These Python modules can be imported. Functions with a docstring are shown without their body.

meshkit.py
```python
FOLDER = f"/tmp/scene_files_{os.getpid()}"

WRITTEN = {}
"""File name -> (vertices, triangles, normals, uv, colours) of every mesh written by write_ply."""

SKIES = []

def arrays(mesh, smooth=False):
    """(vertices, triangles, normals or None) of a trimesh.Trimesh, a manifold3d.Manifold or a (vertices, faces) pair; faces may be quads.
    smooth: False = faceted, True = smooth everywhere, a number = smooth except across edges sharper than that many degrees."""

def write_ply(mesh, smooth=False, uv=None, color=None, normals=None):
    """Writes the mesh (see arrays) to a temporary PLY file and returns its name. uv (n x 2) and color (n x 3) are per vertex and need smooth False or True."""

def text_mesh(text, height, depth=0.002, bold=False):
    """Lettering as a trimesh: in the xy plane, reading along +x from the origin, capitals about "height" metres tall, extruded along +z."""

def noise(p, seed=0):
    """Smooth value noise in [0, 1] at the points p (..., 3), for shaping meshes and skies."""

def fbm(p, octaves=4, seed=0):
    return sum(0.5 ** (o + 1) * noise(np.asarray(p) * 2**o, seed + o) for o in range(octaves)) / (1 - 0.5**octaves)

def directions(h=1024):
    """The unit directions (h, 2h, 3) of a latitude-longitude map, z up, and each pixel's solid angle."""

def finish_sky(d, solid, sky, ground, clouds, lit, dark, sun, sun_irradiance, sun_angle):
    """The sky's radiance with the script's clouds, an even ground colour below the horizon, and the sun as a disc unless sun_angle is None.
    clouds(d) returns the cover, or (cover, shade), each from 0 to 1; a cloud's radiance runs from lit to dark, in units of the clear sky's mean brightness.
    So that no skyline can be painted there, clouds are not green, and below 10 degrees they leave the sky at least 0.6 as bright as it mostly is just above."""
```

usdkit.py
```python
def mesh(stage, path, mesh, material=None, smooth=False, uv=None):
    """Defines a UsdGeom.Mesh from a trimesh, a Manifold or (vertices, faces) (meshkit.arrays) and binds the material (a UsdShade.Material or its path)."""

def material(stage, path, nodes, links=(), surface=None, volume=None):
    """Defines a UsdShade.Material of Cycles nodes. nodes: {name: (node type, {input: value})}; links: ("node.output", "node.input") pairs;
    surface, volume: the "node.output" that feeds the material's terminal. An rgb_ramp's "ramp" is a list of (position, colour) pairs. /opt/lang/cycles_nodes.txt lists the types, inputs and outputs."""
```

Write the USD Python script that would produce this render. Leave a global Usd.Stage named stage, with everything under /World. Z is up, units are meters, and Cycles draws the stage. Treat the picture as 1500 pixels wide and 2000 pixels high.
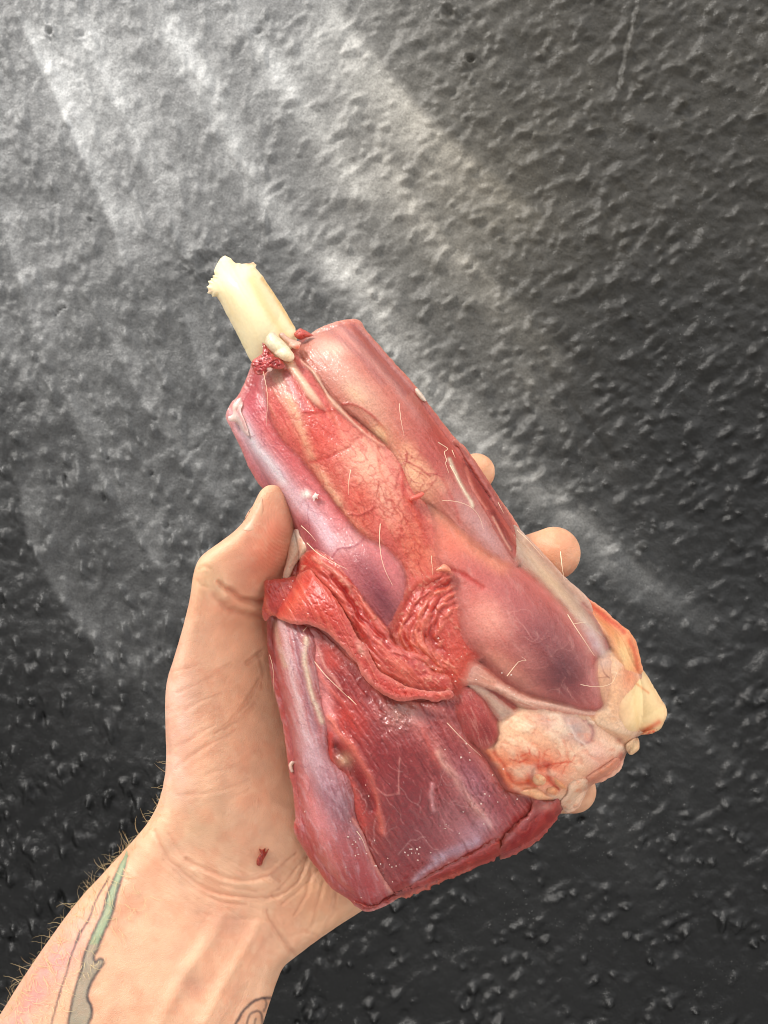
import math
import numpy as np, trimesh, shapely, usdkit
from scipy.spatial import cKDTree
from scipy.sparse import coo_matrix
from scipy.sparse.linalg import spsolve
from scipy.ndimage import map_coordinates, gaussian_filter
from scipy.interpolate import RBFInterpolator
from meshkit import noise, fbm
from pxr import Usd, UsdGeom, UsdLux, UsdShade, Sdf, Gf, Vt

stage = Usd.Stage.CreateInMemory()
UsdGeom.SetStageUpAxis(stage, 'Z')
UsdGeom.SetStageMetersPerUnit(stage, 1.0)
UsdGeom.Xform.Define(stage, '/World')
UsdGeom.Scope.Define(stage, '/World/Looks')

# ---------------------------------------------------------------- camera, sky, sun, exposure
S = 0.18e-3                      # metres per unit of the plan (1 unit = 0.18 mm at the depth of the meat)
D = 0.371                        # camera to meat
ZC = 1.5                         # height of the camera above the ground
YW = 0.30                        # wall behind the meat
cam = UsdGeom.Camera.Define(stage, '/World/camera')
cam.CreateHorizontalApertureAttr(36.0)
cam.CreateVerticalApertureAttr(48.0)
cam.CreateFocalLengthAttr(36.0 / (2 * (750 * S / D)))
cam.CreateFStopAttr(42.0)
cam.CreateFocusDistanceAttr(D - 0.016)
cam.CreateClippingRangeAttr((0.02, 100.0))
cam.AddTranslateOp().Set((0, -D, ZC))
cam.AddRotateXOp().Set(90)
cam.CreateExposureAttr(1.2)

SUN = np.array([-0.62, -0.46, 0.78]); SUN /= np.linalg.norm(SUN)      # direction towards the light
sky = usdkit.material(stage, '/World/Looks/sky', {
    'sky': ('sky_texture', {'sky_type': 'single_scattering', 'sun_disc': False, 'sun_elevation': math.asin(SUN[2]),
                            'sun_rotation': math.atan2(SUN[0], SUN[1]), 'air_density': 1.0, 'aerosol_density': 2.0}),
    'tc': ('texture_coordinate', {}),
    'n': ('noise_texture', {'scale': 2.2, 'detail': 5.0}),
    'r': ('map_range', {'from_min': 0.25, 'from_max': 0.6, 'to_min': 0.75, 'to_max': 0.95, 'clamp': True}),
    'sx': ('separate_xyz', {}),
    'zc': ('map_range', {'from_min': -0.05, 'from_max': 1.0, 'to_min': 0.3, 'to_max': 1.0, 'clamp': True}),
    'cl': ('vector_math', {'math_type': 'scale', 'vector1': (11.0, 10.9, 10.7)}),   # overcast: the zenith about three times the horizon
    'm': ('mix', {}),
    'bg': ('background_shader', {'strength': 0.10})},
    [('tc.generated', 'n.vector'), ('n.fac', 'r.value'), ('r.result', 'm.fac'), ('tc.generated', 'sx.vector'), ('sx.z', 'zc.value'), ('zc.result', 'cl.scale'), ('cl.vector', 'm.color2'), ('sky.color', 'm.color1'), ('m.color', 'bg.color')],
    surface='bg.background')
dome = UsdLux.DomeLight.Define(stage, '/World/sky')
UsdShade.MaterialBindingAPI.Apply(dome.GetPrim()).Bind(sky)
dome.GetPrim().SetCustomDataByKey('kind', 'structure')
sun = UsdLux.DistantLight.Define(stage, '/World/sun')
sun.CreateIntensityAttr(0.40); sun.CreateAngleAttr(10.5); sun.CreateNormalizeAttr(True)
sun.CreateColorAttr((1.0, 0.96, 0.9))
_r = Gf.Rotation(Gf.Vec3d(0, 0, -1), Gf.Vec3d(*(-SUN).tolist()))
sun.AddOrientOp().Set(Gf.Quatf(_r.GetQuat()))

# ---------------------------------------------------------------- helpers
def W(x, y, h):
    """plan units -> metres: x right, y down, h towards the viewer, as seen along the line of sight at its depth"""
    x, y, h = np.broadcast_arrays(np.asarray(x, float), y, h)
    k = (D - h * S) / D
    return np.stack([(x - 750) * S * k, -h * S, ZC + (1000 - y) * S * k], -1)

def lin(c, gain=0.70):
    c = np.asarray(c, float) / 255.0
    return np.where(c <= 0.04045, c / 12.92, ((c + 0.055) / 1.055) ** 2.4) * gain

def sstep(a, b, x):
    t = np.clip((x - a) / (b - a), 0, 1)
    return t * t * (3 - 2 * t)

def crop(ox, oy, k):
    return lambda *p: [(ox + x / k, oy + y / k) for x, y in p]
K1, K2, K3, K4, K5 = crop(380, 480, 2.998), crop(500, 1000, 2.998), crop(820, 860, 2.998), crop(540, 1300, 1.974), crop(300, 900, 3.75)
K6, K7 = crop(0, 1400, 2), crop(700, 1300, 1.875)
Z1, Z2, Z3, Z4, Z5, Z6 = crop(480, 620, 3.75), crop(680, 860, 3.75), crop(900, 1200, 3.571), crop(500, 1020, 3.75), crop(540, 1360, 3.571), crop(0, 1600, 3.75)

def spline(pts, closed=False, step=1.5):
    p = np.asarray(pts, float)
    n = len(p)
    if n < 3 and not closed:
        t = np.linspace(0, 1, max(2, int(np.hypot(*(p[1] - p[0])) / step)))[:, None]
        return p[0] * (1 - t) + p[1] * t
    q = np.vstack([p[-1], p, p[0], p[1]]) if closed else np.vstack([2 * p[0] - p[1], p, 2 * p[-1] - p[-2]])
    out = []
    for i in range(n if closed else n - 1):
        a, b, c, d = q[i:i + 4]
        m = max(2, int(np.hypot(*(c - b)[:2]) / step))
        t = (np.arange(m) / m)[:, None]
        # centripetal-ish (tension .5) catmull rom
        out.append(0.5 * (2 * b + (c - a) * t + (2 * a - 5 * b + 4 * c - d) * t ** 2 + (3 * b - a - 3 * c + d) * t ** 3))
    if not closed:
        out.append(p[-1:])
    return np.vstack(out)

def poisson(inside, g):
    """solution of lap u = -2 (so sqrt(u) of a strip is a half circle) on the True cells"""
    idx = -np.ones(inside.shape, int); n = inside.sum(); idx[inside] = np.arange(n)
    r, c = np.nonzero(inside); rows, cols, vals = [np.arange(n)], [np.arange(n)], [np.full(n, 4.0)]
    pad = np.pad(idx, 1, constant_values=-1)
    for dr, dc in ((0, 1), (0, -1), (1, 0), (-1, 0)):
        j = pad[r + 1 + dr, c + 1 + dc]; k = j >= 0
        rows.append(np.nonzero(k)[0]); cols.append(j[k]); vals.append(np.full(k.sum(), -1.0))
    A = coo_matrix((np.concatenate(vals), (np.concatenate(rows), np.concatenate(cols))), shape=(n, n)).tocsc()
    u = np.zeros(inside.shape); u[inside] = spsolve(A, np.full(n, 2.0 * g * g))
    return u

class Solid2:
    """a closed lens-like solid grown from an outline in the plan"""
    def __init__(s, pts, g=2.0, jag=0.0, seed=0, smooth=True):
        b = spline(pts, True) if smooth else np.asarray(shapely.segmentize(shapely.Polygon(pts), 1.5).exterior.coords)[:-1]
        if jag:
            nz = np.stack([fbm(np.c_[b / 9.0, np.full(len(b), seed)], 3, seed + k) - .5 for k in (1, 2)], 1)
            b = b + nz * 2 * jag
        poly = shapely.make_valid(shapely.Polygon(b))
        if poly.geom_type != 'Polygon':
            poly = max((q for q in getattr(poly, 'geoms', []) if q.geom_type == 'Polygon'), key=lambda q: q.area)
        s.poly, s.b, s.g = poly, np.asarray(shapely.segmentize(shapely.Polygon(poly.exterior), 1.2).exterior.coords)[:-1], g
        x0, y0, x1, y1 = poly.bounds
        s.xs, s.ys = np.arange(x0 - 2 * g, x1 + 3 * g, g), np.arange(y0 - 2 * g, y1 + 3 * g, g)
        X, Y = np.meshgrid(s.xs, s.ys)
        shapely.prepare(poly)
        ins = shapely.contains_xy(poly, X, Y)
        cg = max(g * 2, 2.0) if ins.sum() > 3000 else g
        cx, cy = np.arange(x0 - 2 * cg, x1 + 3 * cg, cg), np.arange(y0 - 2 * cg, y1 + 3 * cg, cg)
        CX, CY = np.meshgrid(cx, cy)
        cin = shapely.contains_xy(poly, CX, CY)
        s.u_c, s.cg, s.c0 = (poisson(cin, cg) if cin.any() else np.zeros(cin.shape)), cg, (cx[0], cy[0])
        cell = ins[:-1, :-1] | ins[1:, :-1] | ins[:-1, 1:] | ins[1:, 1:]
        used = np.zeros(ins.shape, bool)
        for dr in (0, 1):
            for dc in (0, 1):
                used[dr:ins.shape[0] - 1 + dr, dc:ins.shape[1] - 1 + dc] |= cell
        rim = used & ~ins
        s.tree = cKDTree(s.b)
        P = np.stack([X, Y], -1)
        _, k = s.tree.query(P[rim]); P[rim] = s.b[k]
        idx = -np.ones(ins.shape, int); idx[used] = np.arange(used.sum())
        s.V = P[used]; s.rim = rim[used]
        i00, i10, i01, i11 = idx[:-1, :-1][cell], idx[1:, :-1][cell], idx[:-1, 1:][cell], idx[1:, 1:][cell]
        F = np.vstack([np.c_[i00, i10, i11], np.c_[i00, i11, i01]])
        s.F = F[~s.rim[F].all(1)]
        s.u = s.u_at(s.V); s.u[s.rim] = 0
        s.d = np.zeros(len(s.V)); s.d[~s.rim] = s.tree.query(s.V[~s.rim])[0]
    def u_at(s, V):
        if not hasattr(s, 'ratio'):        # u over the distance to the outline is smooth up to the outline
            ny, nx = s.u_c.shape; gx, gy = np.meshgrid(s.c0[0] + s.cg * np.arange(nx), s.c0[1] + s.cg * np.arange(ny))
            d = s.tree.query(np.c_[gx.ravel(), gy.ravel()])[0].reshape(ny, nx); ok = (s.u_c > 0) & (d > .8 * s.cg)
            w = gaussian_filter(ok * 1.0, 1.2); q = gaussian_filter(np.where(ok, s.u_c / np.maximum(d, 1e-6), 0), 1.2) / np.maximum(w, 1e-6)
            s.ratio = np.where(w > 1e-3, q, 0)
        q = map_coordinates(s.ratio, [(V[:, 1] - s.c0[1]) / s.cg, (V[:, 0] - s.c0[0]) / s.cg], order=1, mode='nearest')
        d = np.where(shapely.contains_xy(s.poly, V[:, 0], V[:, 1]), s.tree.query(V)[0], 0)
        raw = np.maximum(map_coordinates(s.u_c, [(V[:, 1] - s.c0[1]) / s.cg, (V[:, 0] - s.c0[0]) / s.cg], order=1), 0)
        k = sstep(1.2 * s.cg, 4.5 * s.cg, d)
        return np.maximum(q, 0) * d * (1 - k) + raw * k
    def mesh(s, front, back):
        """front, back: heights per vertex (they agree on the rim)"""
        n = len(s.V); inn = np.nonzero(~s.rim)[0]
        m = np.arange(n); m[inn] = n + np.arange(len(inn))
        hf = front.copy(); hf[s.rim] = .5 * (front + back)[s.rim]
        v = np.vstack([W(s.V[:, 0], s.V[:, 1], hf), W(s.V[inn, 0], s.V[inn, 1], back[inn])])
        return v, np.vstack([s.F, m[s.F][:, ::-1]]), inn

MATS = {}
def prim_mesh(path, v, f, mat, col=None, wet=None, op=None):
    m = usdkit.mesh(stage, path, (v, f), mat, smooth=True)
    if col is not None:
        UsdGeom.PrimvarsAPI(m).CreatePrimvar('col', Sdf.ValueTypeNames.Color3fArray, 'vertex').Set(Vt.Vec3fArray.FromNumpy(np.clip(col, 0, 1).astype(np.float32)))
    if wet is not None:
        UsdGeom.PrimvarsAPI(m).CreatePrimvar('wet', Sdf.ValueTypeNames.FloatArray, 'vertex').Set(Vt.FloatArray.FromNumpy(wet.astype(np.float32)))
    if mat in (MATS.get('thin'),) or op is not None:
        UsdGeom.PrimvarsAPI(m).CreatePrimvar('op', Sdf.ValueTypeNames.FloatArray, 'vertex').Set(Vt.FloatArray.FromNumpy((np.ones(len(v)) if op is None else op).astype(np.float32)))
    return m

def tag(p, label=None, category=None, group=None, kind=None):
    for k, v in (('label', label), ('category', category), ('group', group), ('kind', kind)):
        if v: p.SetCustomDataByKey(k, v)
COUNT = {}
def named(parent, name):
    k = COUNT.get((parent, name), 0); COUNT[(parent, name)] = k + 1
    return f'{parent}/{name}' + (f'_{k:03d}' if k else '')

def dist(V, pts, lim):
    p = spline(pts)
    d = np.full(len(V), 1e9)
    lo, hi = p.min(0) - lim, p.max(0) + lim
    k = np.nonzero(((V > lo) & (V < hi)).all(1))[0]
    if len(k): d[k] = cKDTree(p).query(V[k], distance_upper_bound=lim)[0]
    return np.minimum(d, 1e9)

def turb(V, z, seed, octaves=4):
    """fbm whose octaves are turned against each other and bent, so that no grid shows"""
    V = V + .55 * (np.stack([noise(np.c_[V * .9 + 7.3, np.full(len(V), z + 5.1)], seed + 40), noise(np.c_[V * .9 - 3.7, np.full(len(V), z - 2.2)], seed + 41)], 1) - .5)
    out = 0
    for o in range(octaves):
        a = 37 + 61 * o; q = rot2(V, a) * 2.03 ** o
        out = out + .5 ** (o + 1) * noise(np.c_[q + 13.7 * o, np.full(len(V), z + o)], seed + o)
    return out / (1 - .5 ** octaves)

def rot2(V, deg):
    a = math.radians(deg); c, s_ = math.cos(a), math.sin(a)
    return np.c_[V[:, 0] * c + V[:, 1] * s_, -V[:, 0] * s_ + V[:, 1] * c]

def paint(V, base, layers, seed=0, warp=3.0, contrast=1.25):
    """colour, relief and gloss of the points V of a piece, layer by layer"""
    nz = np.c_[V / 22.0, np.full(len(V), 3.1 * seed)]
    U = V + warp * 2 * (np.stack([fbm(nz, 3, seed + 11), fbm(nz, 3, seed + 12)], 1) - .5)
    col = np.tile(lin(base), (len(V), 1)); rel = np.zeros(len(V)); wet = np.full(len(V), .38)
    for L in layers:
        kind, L = L[0], L[1:]
        if kind == 's':      # stroke: pts, width, colour, alpha, relief
            pts, w, c, a = L[:4]; r = L[4] if len(L) > 4 else 0
            f = np.exp(-np.minimum(dist(U if w > 2.5 else V + (U - V) * .4, pts, w * 3) / w, 9) ** 2)
        elif kind == 'b':    # blob: x, y, rx, ry, angle
            (x, y, rx, ry, ang), c, a = L[:3]; r = L[3] if len(L) > 3 else 0
            q = rot2(U - (x, y), ang); f = np.exp(-((q[:, 0] / rx) ** 2 + (q[:, 1] / ry) ** 2))
        elif kind == 'n':    # grain: along, across, angle, colour, alpha, lo, hi, relief
            (al, ac, ang), c, a, lo, hi = L[:5]; r = L[5] if len(L) > 5 else 0
            q = rot2(U, ang) / (al, ac); seed += 7
            f = sstep(lo, hi, turb(q, seed * 1.7, seed))
            if len(L) > 6:
                x, y, rx, ry, an = L[6]; q = rot2(V - (x, y), an); f = f * np.exp(-((q[:, 0] / rx) ** 2 + (q[:, 1] / ry) ** 2))
        elif kind == 'v':    # ridged grain: thin filaments
            (al, ac, ang), c, a, lo, hi = L[:5]; r = L[5] if len(L) > 5 else 0
            q = rot2(U, ang) / (al, ac); seed += 7
            f = sstep(lo, hi, 1 - np.abs(2 * turb(q, seed * 1.7, seed, 3) - 1))
        elif kind == 'w':    # wetness blob
            (x, y, rx, ry, ang), a = L
            q = rot2(U - (x, y), ang); wet += a * np.exp(-((q[:, 0] / rx) ** 2 + (q[:, 1] / ry) ** 2)); continue
        elif kind == 'p':    # polygon with a soft edge
            pts, soft, c, a = L[:4]; r = L[4] if len(L) > 4 else 0
            pg = shapely.Polygon(spline(pts, True, 3)).buffer(0); k = shapely.contains_xy(pg, U[:, 0], U[:, 1])
            dd = np.where(k, 1, -1) * shapely.distance(shapely.points(U), pg.boundary)
            f = sstep(-soft, soft, dd)
        if c is not None:
            f_ = (f * a)[:, None]; col = col * (1 - f_) + lin(c) * f_
        if r: rel += r * f
    m_ = col.mean(0); col = m_ * (col / m_) ** contrast
    g_ = col.mean(1, keepdims=True); col = np.clip(g_ + (col - g_) * 1.12, .004, .95)
    return col, rel, np.clip(wet, 0, 1)

def vessels(rng, starts, n, length, spread, w, c, a, r=0.4):
    """fine branching lines"""
    out = []
    for x, y, ang in starts:
        for _ in range(n):
            p = [(x + rng.normal(0, spread), y + rng.normal(0, spread))]; t = math.radians(ang + rng.normal(0, 35)); l = length * rng.uniform(.5, 1.3)
            for k in range(7):
                t += rng.normal(0, .38); p.append((p[-1][0] + math.cos(t) * l / 7, p[-1][1] + math.sin(t) * l / 7))
            out.append(('s', p, w, c, a * rng.uniform(.5, 1), r))
            if rng.random() < .6:
                q = [p[3]]; t2 = t + rng.choice([-1, 1]) * rng.uniform(.5, 1.0)
                for k in range(4):
                    t2 += rng.normal(0, .35); q.append((q[-1][0] + math.cos(t2) * l / 9, q[-1][1] + math.sin(t2) * l / 9))
                out.append(('s', q, w * .85, c, a * .7, r))
    return out

def flow(rng, A, B, n, tones, span=(.25, .6), w=(2.5, 5), rel=(-5, 4), wob=5):
    """strands running along a band between the lines A and B; tones: (light, dark)"""
    a, b = [np.array([p[int(k)] for k in np.linspace(0, len(p) - 1, 40)]) for p in (spline(A), spline(B))]
    out = []
    for _ in range(n):
        t, t2 = np.clip(rng.uniform(0, 1) + np.array([0, rng.normal(0, .12)]), 0, 1); l = rng.uniform(*span); s0 = rng.uniform(-.1, 1 - l + .1)
        i = np.clip(np.linspace(s0, s0 + l, 6) * 39, 0, 39).astype(int); f = np.linspace(t, t2, 6)[:, None]
        p = a[i] * (1 - f) + b[i] * f + rng.normal(0, wob, (6, 2)); lt = rng.random() < .5
        if len(np.unique(i)) < 4: continue
        out.append(('s', [tuple(q) for q in p], rng.uniform(*w), tones[0] if lt else tones[1], rng.uniform(.3, .65), (rel[1] if lt else rel[0]) * rng.uniform(.5, 1)))
    return out

# ---------------------------------------------------------------- materials
def wet_material(name, thin=False, gv=(.86, 1.1), sss=.2, rough=(.5, .26), coat=.55, bump=.55, scale=1500.0, radius=(1, .28, .16)):
    return usdkit.material(stage, '/World/Looks/' + name, {
        'c': ('attribute', {'attribute': 'col'}), 'w': ('attribute', {'attribute': 'wet'}),
        'tc': ('geometry', {}),
        'n': ('noise_texture', {'scale': scale, 'detail': 3.0, 'roughness': .6}),
        'n2': ('noise_texture', {'scale': scale * .22, 'detail': 3.0}),
        'hm': ('math', {'math_type': 'multiply_add', 'value2': 2.2}),
        'b': ('bump', {'strength': bump, 'distance': .00035}),
        'g': ('map_range', {'from_min': .35, 'from_max': .7, 'to_min': gv[0], 'to_max': gv[1]}),
        **({'op': ('attribute', {'attribute': 'op'})} if thin else {}),
        'cm': ('vector_math', {'math_type': 'scale'}),
        'rr': ('map_range', {'from_min': 0.0, 'from_max': 1.0, 'to_min': rough[0], 'to_max': rough[1]}),
        'cw': ('math', {'math_type': 'multiply', 'value2': coat * 2}),
        'p': ('principled_bsdf', {'subsurface_weight': sss, 'subsurface_radius': radius, 'subsurface_scale': .0022,
                                  'coat_roughness': .08, 'specular_ior_level': .3})},
        [('tc.position', 'n.vector'), ('tc.position', 'n2.vector'), ('n2.fac', 'hm.value1'), ('n.fac', 'hm.value3'), ('hm.value', 'b.height'),
         ('b.normal', 'p.normal'), ('b.normal', 'p.coat_normal'), ('n.fac', 'g.value'), ('c.color', 'cm.vector1'), ('g.result', 'cm.scale'),
         ('cm.vector', 'p.base_color'), ('w.fac', 'rr.value'), ('rr.result', 'p.roughness'), ('w.fac', 'cw.value1'), ('cw.value', 'p.coat_weight')] + ([('op.fac', 'p.alpha')] if thin else []),
        surface='p.BSDF')
MEAT = wet_material('raw_meat')
THIN_MEAT = wet_material('raw_meat_edge', thin=True)
FAT = wet_material('fat', sss=.3, rough=(.42, .25), coat=.3, bump=.25, scale=1100.0, radius=(1, .5, .3))
THIN_FAT = wet_material('fat_edge', thin=True, sss=.25, rough=(.42, .25), coat=.3, bump=.3, scale=1100.0, radius=(1, .5, .3))
THIN_BONE = wet_material('bone_edge', thin=True, gv=(.96, 1.04), sss=.25, rough=(.42, .25), coat=.2, bump=.15, scale=900.0, radius=(1, .7, .45))
BONE = wet_material('bone', gv=(.96, 1.04), sss=.25, rough=(.5, .3), coat=.15, bump=.15, scale=900.0, radius=(1, .7, .45))
SKIN = usdkit.material(stage, '/World/Looks/skin', {
    'c': ('attribute', {'attribute': 'col'}), 'tc': ('geometry', {}),
    'v': ('voronoi_texture', {'feature': 'distance_to_edge', 'scale': 1500.0}),
    'n': ('noise_texture', {'scale': 900.0, 'detail': 4.0, 'roughness': .6}),
    'n2': ('noise_texture', {'scale': 140.0, 'detail': 3.0}),
    'vm': ('math', {'math_type': 'minimum', 'value2': .18}),
    'hm': ('math', {'math_type': 'multiply_add', 'value2': 1.6}),
    'b': ('bump', {'strength': .75, 'distance': .00022}),
    'g': ('map_range', {'from_min': .3, 'from_max': .7, 'to_min': .9, 'to_max': 1.07}),
    'cm': ('vector_math', {'math_type': 'scale'}),
    'p': ('principled_bsdf', {'roughness': .47, 'specular_ior_level': .42, 'subsurface_weight': .22, 'subsurface_radius': (1, .36, .2), 'subsurface_scale': .003})},
    [('tc.position', 'v.vector'), ('tc.position', 'n.vector'), ('tc.position', 'n2.vector'), ('v.distance', 'vm.value1'), ('vm.value', 'hm.value1'), ('n.fac', 'hm.value3'),
     ('hm.value', 'b.height'), ('b.normal', 'p.normal'), ('n2.fac', 'g.value'), ('c.color', 'cm.vector1'), ('g.result', 'cm.scale'), ('cm.vector', 'p.base_color')], surface='p.BSDF')
NAIL = usdkit.material(stage, '/World/Looks/nail', {'c': ('attribute', {'attribute': 'col'}),
    'p': ('principled_bsdf', {'roughness': .48, 'subsurface_weight': .2, 'subsurface_radius': (1, .4, .25), 'subsurface_scale': .002})}, [('c.color', 'p.base_color')], surface='p.BSDF')
HAIR_PALE = usdkit.material(stage, '/World/Looks/pale_hair', {'p': ('principled_bsdf', {'base_color': (.8, .62, .42), 'roughness': .35})}, surface='p.BSDF')
HAIR_ARM = usdkit.material(stage, '/World/Looks/arm_hair', {'p': ('principled_bsdf', {'base_color': (.55, .42, .22), 'roughness': .35})}, surface='p.BSDF')
WALLM = usdkit.material(stage, '/World/Looks/painted_render', {
    'c': ('attribute', {'attribute': 'col'}), 'tc': ('geometry', {}),
    'n': ('noise_texture', {'scale': 900.0, 'detail': 3.0, 'roughness': .7}),
    'n2': ('noise_texture', {'scale': 220.0, 'detail': 5.0, 'roughness': .62}),
    'sp': ('voronoi_texture', {'scale': 420.0}),
    'spm': ('map_range', {'from_min': .06, 'from_max': .11, 'to_min': 1.0, 'to_max': 0.0, 'clamp': True}),
    'spn': ('noise_texture', {'scale': 25.0, 'detail': 2.0}),
    'spk': ('map_range', {'from_min': .52, 'from_max': .68, 'to_min': 0.0, 'to_max': .5, 'clamp': True}),
    'spf': ('math', {'math_type': 'multiply'}),
    'g': ('map_range', {'from_min': .3, 'from_max': .7, 'to_min': .62, 'to_max': 1.4}),
    'cm': ('vector_math', {'math_type': 'scale'}),
    'mx': ('mix', {'color2': (.42, .42, .40)}),
    'hm': ('math', {'math_type': 'multiply_add', 'value2': 2.0}),
    'b': ('bump', {'strength': .45, 'distance': .0010}),
    'p': ('principled_bsdf', {'roughness': .28, 'specular_ior_level': .36})},
    [('tc.position', 'n.vector'), ('tc.position', 'n2.vector'), ('tc.position', 'sp.vector'), ('tc.position', 'spn.vector'), ('sp.distance', 'spm.value'), ('spn.fac', 'spk.value'),
     ('spm.result', 'spf.value1'), ('spk.result', 'spf.value2'), ('n.fac', 'g.value'), ('c.color', 'cm.vector1'), ('g.result', 'cm.scale'), ('cm.vector', 'mx.color1'), ('spf.value', 'mx.fac'),
     ('mx.color', 'p.base_color'), ('n2.fac', 'hm.value1'), ('n.fac', 'hm.value3'), ('hm.value', 'b.height'), ('b.normal', 'p.normal')], surface='p.BSDF')

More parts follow.
